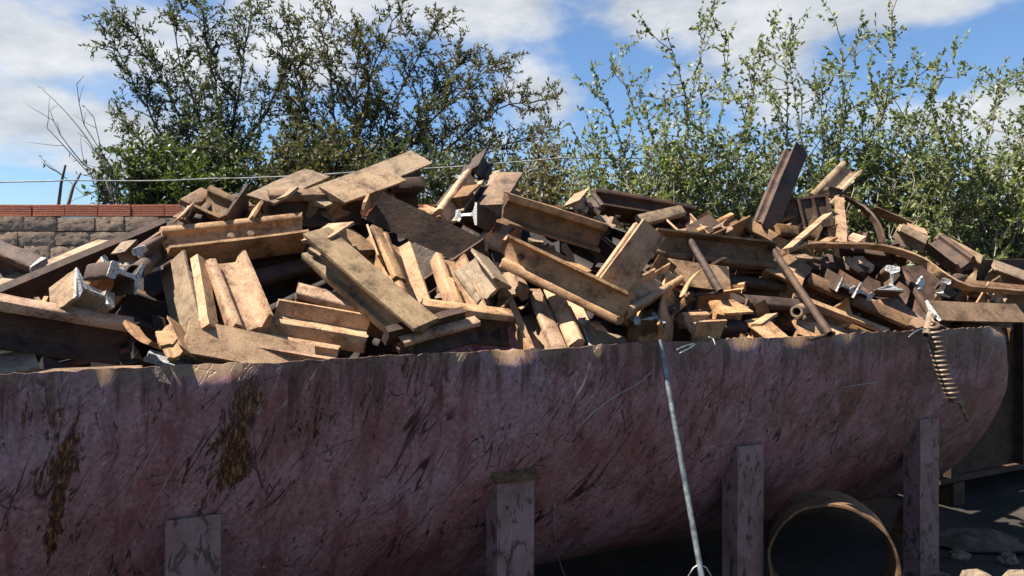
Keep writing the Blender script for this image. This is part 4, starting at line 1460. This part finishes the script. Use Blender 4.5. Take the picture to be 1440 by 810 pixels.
def build_wall():
    root = empty('yard_wall', (0, WY + 0.1, 0))
    tag(root, 'low weathered block wall topped with red hollow bricks behind the heap', 'wall')
    inv = Vector(root.location)
    x0, x1 = -9.5, 11.0
    top_blocks = 2.185
    MB().box(Vector(((x0 + x1) / 2, WY + 0.10, top_blocks / 2 - 0.1)) - inv, ((x1 - x0) / 2, 0, 0), (0, 0.075, 0), (0, 0, top_blocks / 2 + 0.095)).build('mortar_core', M['mortar'], root)
    rng = random.Random(5)
    # weathered blocks, uneven faces, one by one where they can be seen
    z = top_blocks
    row = 0
    protos = []
    for k in range(6):
        vs, fs = [], []
        nx, nz = 9, 5
        for lay in (0, 1):
            for i in range(nx + 1):
                for j in range(nz + 1):
                    ex = (i - nx / 2) / (nx / 2)
                    ez = (j - nz / 2) / (nz / 2)
                    rr = 0.010 * noise.noise(Vector((k * 9 + i * 0.9, j * 1.1, k)))
                    edge = max(abs(ex), abs(ez)) > 0.99
                    y = (-0.028 + rr + (0.004 if edge else 0)) if lay == 0 else 0.06
                    vs.append((ex * 0.5 * (1 - (0.012 * abs(ez) if edge else 0)) + rr * 0.5, y, ez * 0.5 + rr * 0.9))
        n1 = (nx + 1) * (nz + 1)
        g = lambda l, i, j: l * n1 + i * (nz + 1) + j
        for i in range(nx):
            for j in range(nz):
                fs.append((g(0, i, j), g(0, i + 1, j), g(0, i + 1, j + 1), g(0, i, j + 1)))
        for i in range(nx):
            fs += [(g(1, i, 0), g(1, i + 1, 0), g(0, i + 1, 0), g(0, i, 0)), (g(0, i, nz), g(0, i + 1, nz), g(1, i + 1, nz), g(1, i, nz))]
        for j in range(nz):
            fs += [(g(0, 0, j), g(0, 0, j + 1), g(1, 0, j + 1), g(1, 0, j)), (g(1, nx, j), g(1, nx, j + 1), g(0, nx, j + 1), g(0, nx, j))]
        me = bpy.data.meshes.new('block')
        me.from_pydata(vs, [], fs)
        me.materials.append(M['block'])
        me.polygons.foreach_set('use_smooth', [True] * len(me.polygons))
        me.set_sharp_from_angle(angle=R(50))
        protos.append(me)
    while z > 1.0:
        h = 0.165
        x = -7.2 - (0.2 if row % 2 else 0)
        while x < -2.6:
            w = 0.37 * rng.uniform(0.75, 1.2)
            o = bpy.data.objects.new('block', rng.choice(protos))
            col.objects.link(o)
            o.parent = root
            o.location = Vector((x + w / 2, WY, z - h / 2 + rng.uniform(-0.006, 0.006))) - inv
            o.scale = (w - 0.004, 1.0, h - rng.choice((0.0, 0.002, 0.004, 0.02)))
            o.rotation_euler = (rng.uniform(-0.03, 0.03), rng.uniform(-0.012, 0.012), rng.uniform(-0.025, 0.025))
            x += w
        z -= h
        row += 1
    # red hollow bricks along the top: ribbed faces
    vs, fs = [], []
    prof = []
    nr = 5
    for k in range(nr):
        z0 = -0.5 + k / nr
        prof += [(0.0, z0 + 0.012), (0.0, z0 + 1 / nr - 0.045), (0.006, z0 + 1 / nr - 0.035), (0.006, z0 + 1 / nr - 0.005)]
    for sx in (-0.5, 0.5):
        for y, z_ in prof:
            vs.append((sx, y, z_))
        vs.append((sx, 0.14, 0.5))
        vs.append((sx, 0.14, -0.5))
    n = len(prof) + 2
    for i in range(n):
        j = (i + 1) % n
        fs.append((i, n + i, n + j, j))
    fs += [tuple(range(n)), tuple(range(2 * n - 1, n - 1, -1))]
    me = bpy.data.meshes.new('red_brick')
    me.from_pydata(vs, [], fs)
    me.materials.append(M['brick'])
    me.update()
    x = -7.3
    while x < -1.2:
        w = 0.375
        o = bpy.data.objects.new('red_brick', me)
        col.objects.link(o)
        o.parent = root
        o.location = Vector((x + w / 2, WY - 0.012 + rng.uniform(-0.006, 0.006), top_blocks + 0.004 + 0.068)) - inv
        o.scale = (w - 0.012, 1, 0.13)
        o.rotation_euler = (0, rng.uniform(-0.008, 0.008), rng.uniform(-0.02, 0.02))
        x += w
    # wall beyond the single bricks, hidden by heap and leaves
    MB().box(Vector((4.9, WY + 0.06, top_blocks + 0.066)) - inv, (6.08, 0, 0), (0, 0.07, 0), (0, 0, 0.064)).build('brick_course', M['brick'], root)
    MB().box(Vector((4.35, WY - 0.004, top_blocks / 2 - 0.1)) - inv, (6.9, 0, 0), (0, 0.028, 0), (0, 0, top_blocks / 2 + 0.09)).build('rendered_face', M['block'], root)


build_wall()


# fence wire and its sticks above the wall
def wire_path(pts, Y, rad, name, mat, label, cat, sag=0.0, twist=False):
    P3 = [px(x, y, Y + e) for x, y, e in pts]
    fine = []
    for i in range(len(P3) - 1):
        for k in range(12):
            u = k / 12
            p = P3[i].lerp(P3[i + 1], u)
            p.z -= sag * 4 * u * (1 - u)
            p.z += 0.004 * noise.noise(p * 3)
            fine.append(p)
    fine.append(P3[-1])
    c = Vector(fine[0])
    o = MB().tube([p - c for p in fine], rad, 6).build(name, M[mat], smooth=180)
    o.location = c
    return tag(o, label, cat)


wire_path([(-90, 254, 0), (100, 253, 0), (300, 251, 0), (520, 240, 0), (790, 222, 0), (1100, 216, 0)], 8.8, 0.0075, 'stretched_twine', 'cord',
          'pale cord stretched across above the wall in front of the trees', 'cord', 0.02)
for pts, lab in (([(82, 292), (86, 258), (92, 232)], 'thin upright stick on the wall top, left of its leaning neighbour'),
                 ([(95, 292), (103, 262), (114, 243)], 'thin stick on the wall top leaning right below the bare shrub')):
    P3 = [px(x, y, 9.06) for x, y in pts]
    c = Vector(P3[0])
    o = MB().tube([p - c for p in P3], [0.02, 0.017, 0.012], 6).build('fence_stick', M['bark_dry'], smooth=60)
    o.location = c
    tag(o, lab, 'stick', 'fence sticks on the wall')


# ------------------------------------------------------------------ trees and shrubs
class Plant:
    def __init__(self, seed):
        self.r = random.Random(seed)
        self.mb = MB()
        self.leaf_v, self.leaf_f = [], []

    def rv(self):
        r = self.r
        while True:
            v = Vector((r.uniform(-1, 1), r.uniform(-1, 1), r.uniform(-1, 1)))
            if 0.1 < v.length < 1:
                return v.normalized()

    def branch(self, pts, r0, r1, n=5):
        k = len(pts)
        self.mb.tube(pts, [r0 + (r1 - r0) * i / (k - 1) for i in range(k)], n, cap=False)

    def leaf(self, p, d, L, W):
        r = self.r
        side = d.cross(self.rv())
        if side.length < 1e-3:
            return
        side.normalize()
        nrm = side.cross(d)
        b = len(self.leaf_v)
        m = p + d * (L * 0.45) + nrm * (L * 0.06)
        self.leaf_v += [p, m + side * (W / 2) - nrm * (W * 0.18), p + d * L - nrm * (L * 0.08), m - side * (W / 2) - nrm * (W * 0.18)]
        self.leaf_f += [(b, b + 1, b + 2), (b, b + 2, b + 3)]

    def curve(self, p, d, L, n, lift, wob):
        pts = [Vector(p)]
        d = d.normalized()
        for i in range(n):
            d = (d + Vector((0, 0, lift)) + self.rv() * wob).normalized()
            pts.append(pts[-1] + d * (L / n))
        return pts

    def leaves_along(self, pts, f0, spacing, L, W, spread):
        r = self.r
        tot = 0
        for i in range(len(pts) - 1):
            a, b = pts[i], pts[i + 1]
            seg = (b - a).length
            t = (b - a).normalized()
            k = max(1, int(seg / spacing))
            if (i + 1) / len(pts) < f0:
                continue
            for j in range(k):
                p = a.lerp(b, (j + r.random()) / k)
                d = (t * r.uniform(0.15, 0.9) + self.rv() * spread + Vector((0, 0, r.uniform(-0.15, 0.25)))).normalized()
                self.leaf(p, d, L * r.uniform(0.6, 1.25), W * r.uniform(0.65, 1.25))

    def build(self, name, label, cat, base, leafmat, barkmat, group=None, parts=('trunk', 'crown')):
        print(name, 'leaf tris', len(self.leaf_f))
        root = empty(name, base)
        tag(root, label, cat, group)
        b = Vector(base)
        mesh_obj(parts[0], [v - b for v in self.mb.v], self.mb.f, M[barkmat], root, smooth=180)
        if self.leaf_v:
            mesh_obj(parts[1], [v - b for v in self.leaf_v], self.leaf_f, M[leafmat], root)
        return root


def resample(pts, step):
    out = [pts[0]]
    for i in range(len(pts) - 1):
        p0, p1, p2, p3 = pts[max(i - 1, 0)], pts[i], pts[i + 1], pts[min(i + 2, len(pts) - 1)]
        k = max(2, int((p2 - p1).length / step))
        for j in range(1, k + 1):
            u = j / k
            out.append(0.5 * ((2 * p1) + (p2 - p0) * u + (2 * p0 - 5 * p1 + 4 * p2 - p3) * u * u + (3 * p1 - p0 - 3 * p2 + p3) * u ** 3))
    return out


def feathery_tree(name, seed, base, Y, limbs, label, leafmat, r0=0.055, twig=0.75, dens=1.0, leafL=0.082, leafW=0.027, group=None, start=0.25):
    pl = Plant(seed)
    r = pl.r
    b3 = Vector(base)
    for lm in limbs:
        dep = Y + r.uniform(-0.7, 0.7)
        pts = [b3 + Vector((r.uniform(-.1, .1), r.uniform(-.1, .1), 0))] + [px(x, y, Y + (dep - Y) * (i + 1) / len(lm)) for i, (x, y) in enumerate(lm)]
        pts = resample(pts, 0.16)
        for i in range(2, len(pts)):
            pts[i] = pts[i] + pl.rv() * 0.018
        pl.branch(pts, r0 * r.uniform(0.7, 1.1), 0.006, 6)
        n = len(pts)
        for i in range(int(n * start), n):
            f = i / n
            t = (pts[min(i + 1, n - 1)] - pts[i - 1]).normalized()
            for q in range(3 if r.random() < 0.75 * dens else 2):
                d = (t * 0.75 + pl.rv() * 0.85 + Vector((0, 0, 0.12))).normalized()
                L = twig * (1.08 - 0.62 * f) * r.uniform(0.5, 1.2)
                tw = pl.curve(pts[i], d, L, 6, 0.05, 0.16)
                pl.branch(tw, 0.010, 0.003, 4)
                pl.leaves_along(tw, 0.3, 0.0125 / dens, leafL, leafW, 0.7)
                for k in range(2, 7):
                    if r.random() < 0.72 * dens:
                        d2 = ((tw[k] - tw[k - 1]).normalized() * 0.7 + pl.rv() * 0.8).normalized()
                        st = pl.curve(tw[k], d2, r.uniform(0.16, 0.36), 3, 0.02, 0.15)
                        pl.branch(st, 0.004, 0.002, 3)
                        pl.leaves_along(st, 0.0, 0.0105 / dens, leafL, leafW, 0.65)
    return pl.build(name, label, 'tree', base, leafmat, 'bark', group)


GT = 'trees behind the wall'
feathery_tree('feathery_tree', 11, (-4.35, 12.0, 0.0), 12.0,
              [[(300, 300), (262, 190), (215, 90), (182, 30)], [(305, 300), (310, 170), (292, 70), (285, 20)], [(315, 300), (330, 170), (345, 60), (352, 22)],
               [(298, 300), (240, 210), (192, 125), (160, 62)], [(300, 300), (285, 190), (252, 80), (240, 22)],
               [(310, 300), (350, 200), (392, 120), (395, 40)],
               [(296, 300), (225, 230), (175, 170)]],
              'tall dark feathery tree left of the pair behind the wall', 'leaf_a', dens=0.72, start=0.33, group=GT)
feathery_tree('feathery_tree', 12, (-2.2, 12.4, 0.0), 12.4,
              [[(470, 300), (440, 190), (418, 110), (412, 50)], [(480, 300), (470, 160), (462, 85), (450, 40)], [(490, 300), (512, 150), (535, 70), (552, 30)],
               [(500, 300), (548, 160), (588, 80), (612, 32)], [(505, 300), (590, 190), (650, 125), (695, 92)], [(510, 300), (620, 215), (700, 155), (755, 142)],
               [(520, 300), (630, 245), (705, 205), (768, 190)], [(480, 300), (430, 230), (405, 160)], [(500, 300), (565, 210), (610, 140), (650, 85)],
               [(470, 310), (500, 220), (500, 130), (505, 60)]],
              'broad olive feathery tree with reddish tips right of the pair behind the wall', 'leaf_b', dens=0.80, start=0.3, group=GT)


def bush(name, seed, cx, y_top, y_bot, half, Y, label, leafmat, n=34, leafL=0.075, leafW=0.034, dens=1.0, barkmat='bark', depth=0.6, group=None):
    """a rounded bush of many arching stems that fills the pixels between its top and bottom"""
    pl = Plant(seed)
    r = pl.r
    base = px(cx, 0, Y)
    base.z = 0
    topz = px(cx, y_top, Y).z
    botz = max(0.1, px(cx, y_bot, Y).z)
    hw = half / FPX * Y
    for i in range(n):
        a = r.uniform(0, 2 * math.pi)
        q = math.sqrt(r.random())
        tip = Vector((base.x + hw * q * math.cos(a), Y + depth * q * math.sin(a), botz + (topz - botz) * (1 - 0.55 * q * q) * r.uniform(0.45, 1.06)))
        mid = base.lerp(tip, 0.55) + Vector((0, 0, 0.25)) + pl.rv() * 0.12
        st = resample([base + Vector((r.uniform(-.15, .15), r.uniform(-.1, .1), 0)), mid, tip], 0.15)
        pl.branch(st, 0.014, 0.004, 4)
        for k in range(int(len(st) * 0.3), len(st)):
            if st[k].z < botz - 0.5:
                continue
            for m in range(2):
                d = (pl.rv() + Vector((0, 0, 0.3))).normalized()
                tw = pl.curve(st[k], d, r.uniform(0.18, 0.42), 4, 0.05, 0.2)
                pl.branch(tw, 0.005, 0.002, 3)
                pl.leaves_along(tw, 0.1, 0.016 / dens, leafL, leafW, 0.8)
    return pl.build(name, label, 'shrub', base, leafmat, barkmat, group)


GB = 'bushes along the wall'
bush('leafy_bush', 21, 225, 195, 300, 95, 10.6, 'fresh green bush above the wall at the left', 'leaf_c', n=46, leafL=0.09, leafW=0.04, group=GB)
bush('leafy_bush', 22, 330, 190, 300, 90, 11.0, 'dark bush above the wall in front of the taller left tree', 'leaf_a', n=40, group=GB)
bush('leafy_bush', 23, 445, 170, 300, 85, 10.8, 'brownish olive bush behind the grey skyline plate', 'leaf_b', n=42, leafL=0.085, leafW=0.038, group=GB)
bush('leafy_bush', 24, 580, 195, 300, 95, 11.0, 'dark bush behind the highest rail', 'leaf_a', n=40, group=GB)
bush('leafy_bush', 25, 690, 195, 300, 75, 11.2, 'shaded loose bush behind the middle peak', 'leaf_a', n=28, dens=0.8, group=GB)
bush('leafy_bush', 26, 770, 205, 320, 70, 9.9, 'straw-coloured bush in the gap between the trees and the shrub', 'leaf_e', n=30, dens=0.8, leafL=0.08, leafW=0.035, barkmat='bark_pale', group=GB)

# bare shrub at the far left
def bare_shrub():
    pl = Plant(31)
    r = pl.r
    Y = 10.2
    base = px(150, 0, Y)
    base.z = 0
    for lm in [[(160, 285), (135, 215), (95, 160), (62, 128)], [(165, 285), (150, 225), (118, 175), (108, 118)], [(160, 285), (130, 250), (90, 205), (66, 180)],
               [(165, 285), (150, 240), (140, 200), (132, 165)], [(150, 290), (120, 275), (92, 250), (70, 235)], [(160, 285), (118, 232), (85, 190), (70, 155)]]:
        pts = resample([base] + [px(x, y, Y + r.uniform(-0.2, 0.2)) for x, y in lm], 0.2)
        pl.branch(pts, 0.022, 0.004, 5)
        for i in range(int(len(pts) * 0.5), len(pts)):
            if r.random() < 0.7:
                d = ((pts[i] - pts[i - 1]).normalized() * 0.8 + pl.rv() * 0.7).normalized()
                tw = pl.curve(pts[i], d, r.uniform(0.15, 0.5), 4, 0.04, 0.12)
                pl.branch(tw, 0.006, 0.002, 3)
                if r.random() < 0.35:
                    pl.leaves_along(tw, 0.5, 0.05, 0.07, 0.022, 0.8)
    pl.build('bare_shrub', 'nearly leafless dry shrub at the far left above the wall', 'shrub', base, 'leaf_a', 'bark_dry', parts=('stems', 'leaves'))


bare_shrub()


def shoot_shrub(name, seed, basepx, Y, shoots, label, n_low, low, leafmat='leaf_d', leafL=0.056, leafW=0.027):
    """long arching shoots set with small leaves, and a thicket lower down"""
    pl = Plant(seed)
    r = pl.r
    base = px(basepx, 0, Y)
    base.z = 0
    for (bx, by, mx, my, tx, ty) in shoots:
        e = r.uniform(-0.6, 0.6)
        jx = r.uniform(-25, 25)
        pts = resample([base + Vector((r.uniform(-.3, .3), r.uniform(-.2, .2), 0)), px(bx + jx, by, Y + e * 0.3), px(mx + r.uniform(-18, 18), my, Y + e * 0.7), px(tx, ty, Y + e)], 0.09)
        for i in range(2, len(pts)):
            pts[i] = pts[i] + pl.rv() * 0.014
        pl.branch(pts, 0.019, 0.003, 5)
        n = len(pts)
        pl.leaves_along(pts, 0.62, 0.013, leafL, leafW, 0.8)
        for i in range(int(n * 0.38), n - 1):
            f = i / n
            if r.random() < 0.8:
                t = (pts[i + 1] - pts[i]).normalized()
                d = (t * 0.45 + pl.rv() * 0.95 + Vector((0, 0, 0.1))).normalized()
                tw = pl.curve(pts[i], d, r.uniform(0.2, 1.0) * (1.4 - f), 7, 0.07, 0.2)
                pl.branch(tw, 0.006, 0.002, 4)
                pl.leaves_along(tw, 0.45, 0.017, leafL, leafW, 0.85)
                for k in range(2, 7):
                    if r.random() < 0.4:
                        d2 = ((tw[k] - tw[k - 1]).normalized() * 0.5 + pl.rv() * 0.8 + Vector((0, 0, 0.2))).normalized()
                        st = pl.curve(tw[k], d2, r.uniform(0.1, 0.3), 4, 0.05, 0.15)
                        pl.branch(st, 0.003, 0.0015, 3)
                        pl.leaves_along(st, 0.2, 0.015, leafL, leafW, 0.85)
    x0, x1, y0, y1 = low
    for i in range(n_low):
        x, y = r.uniform(x0, x1), y0 + (y1 - y0) * r.random() ** 0.7
        p = px(x, y, Y + r.uniform(-0.45, 0.6))
        p0 = p + Vector((r.uniform(-.25, .25), r.uniform(-.2, .2), -r.uniform(0.25, 0.6)))
        st = resample([p0, p0.lerp(p, 0.5) + pl.rv() * 0.06, p], 0.1)
        pl.branch(st, 0.006, 0.003, 3)
        for q in st[1:]:
            d = (pl.rv() + Vector((0, 0, 0.3))).normalized()
            tw = pl.curve(q, d, r.uniform(0.12, 0.34), 3, 0.05, 0.25)
            pl.branch(tw, 0.004, 0.002, 3)
            pl.leaves_along(tw, 0.0, 0.014, leafL, leafW, 0.9)
    pl.build(name, label, 'shrub', base, leafmat, 'bark_pale', 'leafy shrubs on the right', parts=('stems', 'leaves'))


shoot_shrub('shoot_shrub', 41, 960, 7.7,
            [(930, 320, 880, 230, 842, 118), (935, 320, 900, 210, 868, 92), (950, 320, 960, 170, 938, 48), (955, 320, 985, 170, 995, 30),
             (960, 320, 1020, 180, 1022, 90), (970, 320, 1045, 190, 1062, 70), (930, 330, 870, 270, 838, 190), (965, 320, 930, 220, 905, 150),
             (960, 320, 900, 250, 850, 225), (970, 320, 1000, 230, 985, 130)],
            'tall thin-leaved shrub with upright shoots left of the right-hand peak', 230, (800, 1090, 205, 330), leafmat='leaf_d')
shoot_shrub('shoot_shrub', 42, 1160, 8.0,
            [(1130, 320, 1100, 170, 1102, 42), (1140, 320, 1140, 180, 1110, 75), (1150, 320, 1170, 160, 1182, 52), (1155, 320, 1190, 150, 1210, 34),
             (1165, 320, 1235, 150, 1255, 18), (1170, 320, 1250, 190, 1295, 80), (1170, 320, 1270, 210, 1335, 92), (1150, 320, 1080, 210, 1040, 140),
             (1160, 320, 1160, 230, 1150, 120), (1165, 320, 1220, 230, 1240, 130)],
            'largest shrub with tall leafy shoots behind the right-hand peak', 210, (1040, 1330, 185, 350), leafmat='leaf_d')
shoot_shrub('shoot_shrub', 43, 1400, 7.6,
            [(1370, 340, 1330, 230, 1305, 130), (1390, 340, 1370, 230, 1350, 140), (1400, 340, 1400, 200, 1420, 100), (1410, 340, 1440, 210, 1470, 90),
             (1390, 340, 1330, 260, 1290, 190), (1410, 340, 1420, 240, 1400, 160), (1420, 340, 1470, 250, 1500, 150)],
            'dense green shrub filling the right edge above the heap', 330, (1260, 1520, 195, 375), leafmat='leaf_d')

# ------------------------------------------------------------------ steel container in the shade to the right
def build_container():
    root = empty('steel_container', (4.6, 6.8, 0))
    tag(root, 'dark rusty steel container standing in shade behind the tank at the right edge', 'container')
    inv = Vector(root.location)
    a = Vector(AX); b = Vector(SD); up = Vector((0, 0, 1))
    p = px(1322, 0, 5.2); p.z = 0
    L, D, H = 3.4, 1.3, 1.58
    def q(i, j, z): return p + a * i + b * j + up * z - inv
    MB().box(q(L / 2, 0, H / 2 + 0.1), a * L / 2, b * 0.006, up * (H / 2 - 0.1)).build('front_panel', M['dark'], root)
    MB().box(q(L / 2, D, H / 2 + 0.1), a * L / 2, b * 0.006, up * (H / 2 - 0.1)).build('back_panel', M['dark'], root)
    for i in (0.008, L - 0.008):
        MB().box(q(i, D / 2, H / 2 + 0.1), a * 0.006, b * (D / 2 - 0.008), up * (H / 2 - 0.102)).build('side_panel', M['dark'], root)
    MB().box(q(L / 2, D / 2, 0.16), a * (L / 2 - 0.02), b * (D / 2 - 0.01), up * 0.02).build('floor_panel', M['dark'], root)
    for k in range(5):
        MB().box(q(0.05 + k * 0.8, -0.036, H / 2 + 0.08), a * 0.035, b * 0.0295, up * (H / 2 - 0.12)).build('rib', M['dark'], root)
    MB().box(q(L / 2, -0.03, H + 0.02), a * (L / 2 + 0.01), b * 0.05, up * 0.018).build('top_rail', M['dark'], root)
    for i in (0.2, L - 0.2):
        MB().box(q(i, D / 2, 0.06), a * 0.06, b * D / 2, up * 0.075).build('skid', M['dark'], root)


build_container()


# ------------------------------------------------------------------ cut pipe ring on the ground before the tank
def build_ring():
    c = px(1167, 783, 3.48)
    ax = Vector((0.27, 0.963, 0.0)).normalized()
    n, r, wall, ln = 72, 0.262, 0.010, 0.24
    s = ax.cross(Vector((0, 0, 1))).normalized()
    u = s.cross(ax)
    vs, fs = [], []
    rng = random.Random(3)
    for (off, rr) in ((-0.5, r), (0.5, r), (0.5, r - wall), (-0.5, r - wall)):
        for k in range(n):
            a = 2 * math.pi * k / n
            wob = 0.006 * noise.noise(Vector((math.cos(a) * 3, math.sin(a) * 3, 1)))
            vs.append((s * math.cos(a) + u * math.sin(a)) * (rr + wob) + ax * (off * ln + (0.004 * noise.noise(Vector((a * 9, 1, 1))))))
    for i in range(4):
        j = (i + 1) % 4
        for k in range(n):
            k2 = (k + 1) % n
            fs.append((i * n + k, i * n + k2, j * n + k2, j * n + k))
    o = mesh_obj('pipe_ring', vs, fs, M['brown'], smooth=40)
    o.location = c
    tag(o, 'wide cut-off ring of rusty pipe standing on the ground under the tank', 'pipe ring')


build_ring()


# ------------------------------------------------------------------ leaning galvanised bar
def build_bar():
    top = tank(rim_t(929), -0.03, 0.015)
    top = px(928, 478, top.y - 0.02)
    foot = px(986, 806, top.y - 0.30)
    d = (foot - top).normalized()
    end = foot + d * (foot.z / -d.z * 0.985)
    root = empty('leaning_bar', (end.x, end.y, 0))
    tag(root, 'thin galvanised steel bar leaning upright against the tank rim', 'bar')
    inv = Vector(root.location)
    MB().tube([top - inv, foot - inv, end - inv], [0.0095, 0.0105, 0.0105], 12).build('shaft', M['galv'], root, smooth=60)
    for sx in (-1, 1):
        p = foot - d * 0.03
        MB().tube([p - inv, p + Vector((sx * 0.022, -0.004, -0.012)) - inv, p + Vector((sx * 0.045, -0.004, -0.05)) - inv], [0.0035, 0.003, 0.0025], 6).build('prong', M['galv'], root, smooth=60)


build_bar()


# ------------------------------------------------------------------ coil spring hanging over the rim
def build_spring():
    t = rim_t(1312)
    p0 = tank(t, -0.045, 0.035)
    Y = p0.y
    p0 = px(1311, 456, Y - 0.05)
    p1 = px(1344, 566, Y - 0.07)
    d = (p1 - p0).normalized()
    s = d.cross(Vector((0, 1, 0))).normalized()
    u = s.cross(d)
    L = (p1 - p0).length
    pts = []
    turns = 17
    for i in range(turns * 14 + 1):
        f = i / (turns * 14)
        a = f * turns * 2 * math.pi
        r = 0.0265 * min(1.0, 0.55 + f * 5, 0.6 + (1 - f) * 4)
        bow = 0.014 * math.sin(math.pi * f)
        pts.append(d * (L * f) + s * (math.cos(a) * r - bow) + u * math.sin(a) * r)
    pts.append(pts[-1] + d * 0.05 + s * 0.006)
    pts.append(pts[-1] + d * 0.05 + s * 0.01)
    pts.insert(0, pts[0] + u * 0.02 - d * 0.02)
    pts.insert(0, pts[0] + u * 0.0 + s * 0.05 + Vector((0, 0.06, 0.0)))
    o = MB().tube(pts, 0.0075, 8).build('coil_spring', M['spring'], smooth=180)
    o.location = p0
    tag(o, 'rusty coil spring hanging over the rim at the right end', 'spring')


build_spring()


for pts, rad, nm, lab in (
        ([(806, 604), (830, 580), (862, 556), (890, 541), (912, 523)], 0.0024, 'loose_wire', 'pale curved wire stuck on the tank flank left of the leaning bar'),
        ([(777, 708), (776, 745), (782, 780), (796, 815)], 0.0026, 'loose_wire', 'pale wire hanging below the tank right of the second leg'),
        ([(1178, 545), (1200, 541), (1232, 536)], 0.0022, 'loose_wire', 'short pale wire lying on the flank near the far end')):
    P3 = resample([shell_hit(*p, proud=0.016) for p in pts], 0.04)
    c = Vector(P3[0])
    o = MB().tube([p - c for p in P3], rad, 6).build(nm, M['wire'], smooth=180)
    o.location = c
    tag(o, lab, 'wire', 'loose wires on the tank')

for pts, lab in (([(952, 492), (966, 486), (978, 484), (970, 490), (956, 497)], 'silvery twist of wire on the rim right of the leaning bar'),
                 ([(996, 474), (1003, 477), (1006, 486)], 'little bright hook of wire just inside the rim'),
                 ([(1278, 474), (1288, 466), (1300, 462), (1309, 464)], 'thin wire loop on the rim left of the spring')):
    P3 = resample([px(x, y, heap_depth(x, y) - 0.08) for x, y in pts], 0.02)
    c = Vector(P3[0])
    o = MB().tube([p - c for p in P3], 0.0035, 6).build('wire_scrap', M['galv'], smooth=180)
    o.location = c
    tag(o, lab, 'wire', GROUP)


# ------------------------------------------------------------------ rubble and rubbish at the bottom right
def rock(x, y, Y, size, seed, label, mat='stone', name='rubble_stone', cat='stone', squash=0.6):
    rng = random.Random(seed)
    import bmesh
    bm = bmesh.new()
    bmesh.ops.create_icosphere(bm, subdivisions=3, radius=1.0)
    off = Vector((rng.uniform(0, 50), rng.uniform(0, 50), rng.uniform(0, 50)))
    for v in bm.verts:
        n = v.co.normalized()
        k = 1 + 0.45 * noise.noise(n * 1.4 + off) + 0.2 * noise.noise(n * 3.4 + off) + 0.07 * noise.noise(n * 9 + off)
        v.co = Vector((n.x * size * k, n.y * size * k * 0.8, n.z * size * k * squash))
    me = bpy.data.meshes.new(name)
    bm.to_mesh(me)
    bm.free()
    me.materials.append(M[mat])
    o = bpy.data.objects.new(name, me)
    col.objects.link(o)
    p = px(x, y, Y)
    o.location = (p.x, p.y, max(p.z, size * squash * 0.35))
    o.rotation_euler = (0, 0, rng.uniform(0, 6))
    tag(o, label, cat, 'rubble at the bottom right' if cat == 'stone' else None)


rock(1388, 836, 3.30, 0.13, 1, 'pale sunlit stone at the bottom right corner, left one', squash=0.62)
rock(1438, 832, 3.32, 0.11, 2, 'pale sunlit stone at the very bottom right corner', squash=0.7)
rock(1350, 838, 3.4, 0.09, 3, 'small stone left of the pale sunlit stones')
rock(1418, 790, 4.2, 0.06, 4, 'small shaded stone behind the two pale sunlit stones')
rock(1350, 800, 4.25, 0.05, 5, 'small shaded stone right of the last tank leg')
rock(1378, 778, 4.5, 0.045, 6, 'smallest shaded stone before the low earth mound')


def crumpled(x, y, Y, w, h, seed, label):
    n = 16
    vs, fs = [], []
    off = seed * 7.7
    p = px(x, y, Y)
    z0 = max(p.z, 0.0)
    for lay in (0, 1):
        for i in range(n + 1):
            for j in range(n + 1):
                u, v = i / n - 0.5, j / n - 0.5
                hgt = h * max(0.0, 1 - (abs(u * 2) ** 2.2 + abs(v * 2) ** 2.2)) * (0.6 + 0.9 * noise.noise(Vector((u * 5 + off, v * 5, 1)))) + 0.05 * h * noise.noise(Vector((u * 16, v * 16, off)))
                vs.append((u * w + 0.05 * noise.noise(Vector((u * 4, v * 4, off + 3))), v * w * 0.7, max(0.0, hgt) + 0.006 * (1 - lay)))
    g = lambda l, i, j: l * (n + 1) ** 2 + i * (n + 1) + j
    for i in range(n):
        for j in range(n):
            fs.append((g(0, i, j), g(0, i + 1, j), g(0, i + 1, j + 1), g(0, i, j + 1)))
            fs.append((g(1, i, j), g(1, i, j + 1), g(1, i + 1, j + 1), g(1, i + 1, j)))
    o = mesh_obj('earth_mound', vs, fs, M['earth'], smooth=180)
    o.location = (p.x, p.y, 0.005)
    tag(o, label, 'earth')


crumpled(1372, 770, 4.5, 0.5, 0.08, 1, 'low mound of dark earth in the shade beyond the last tank leg')
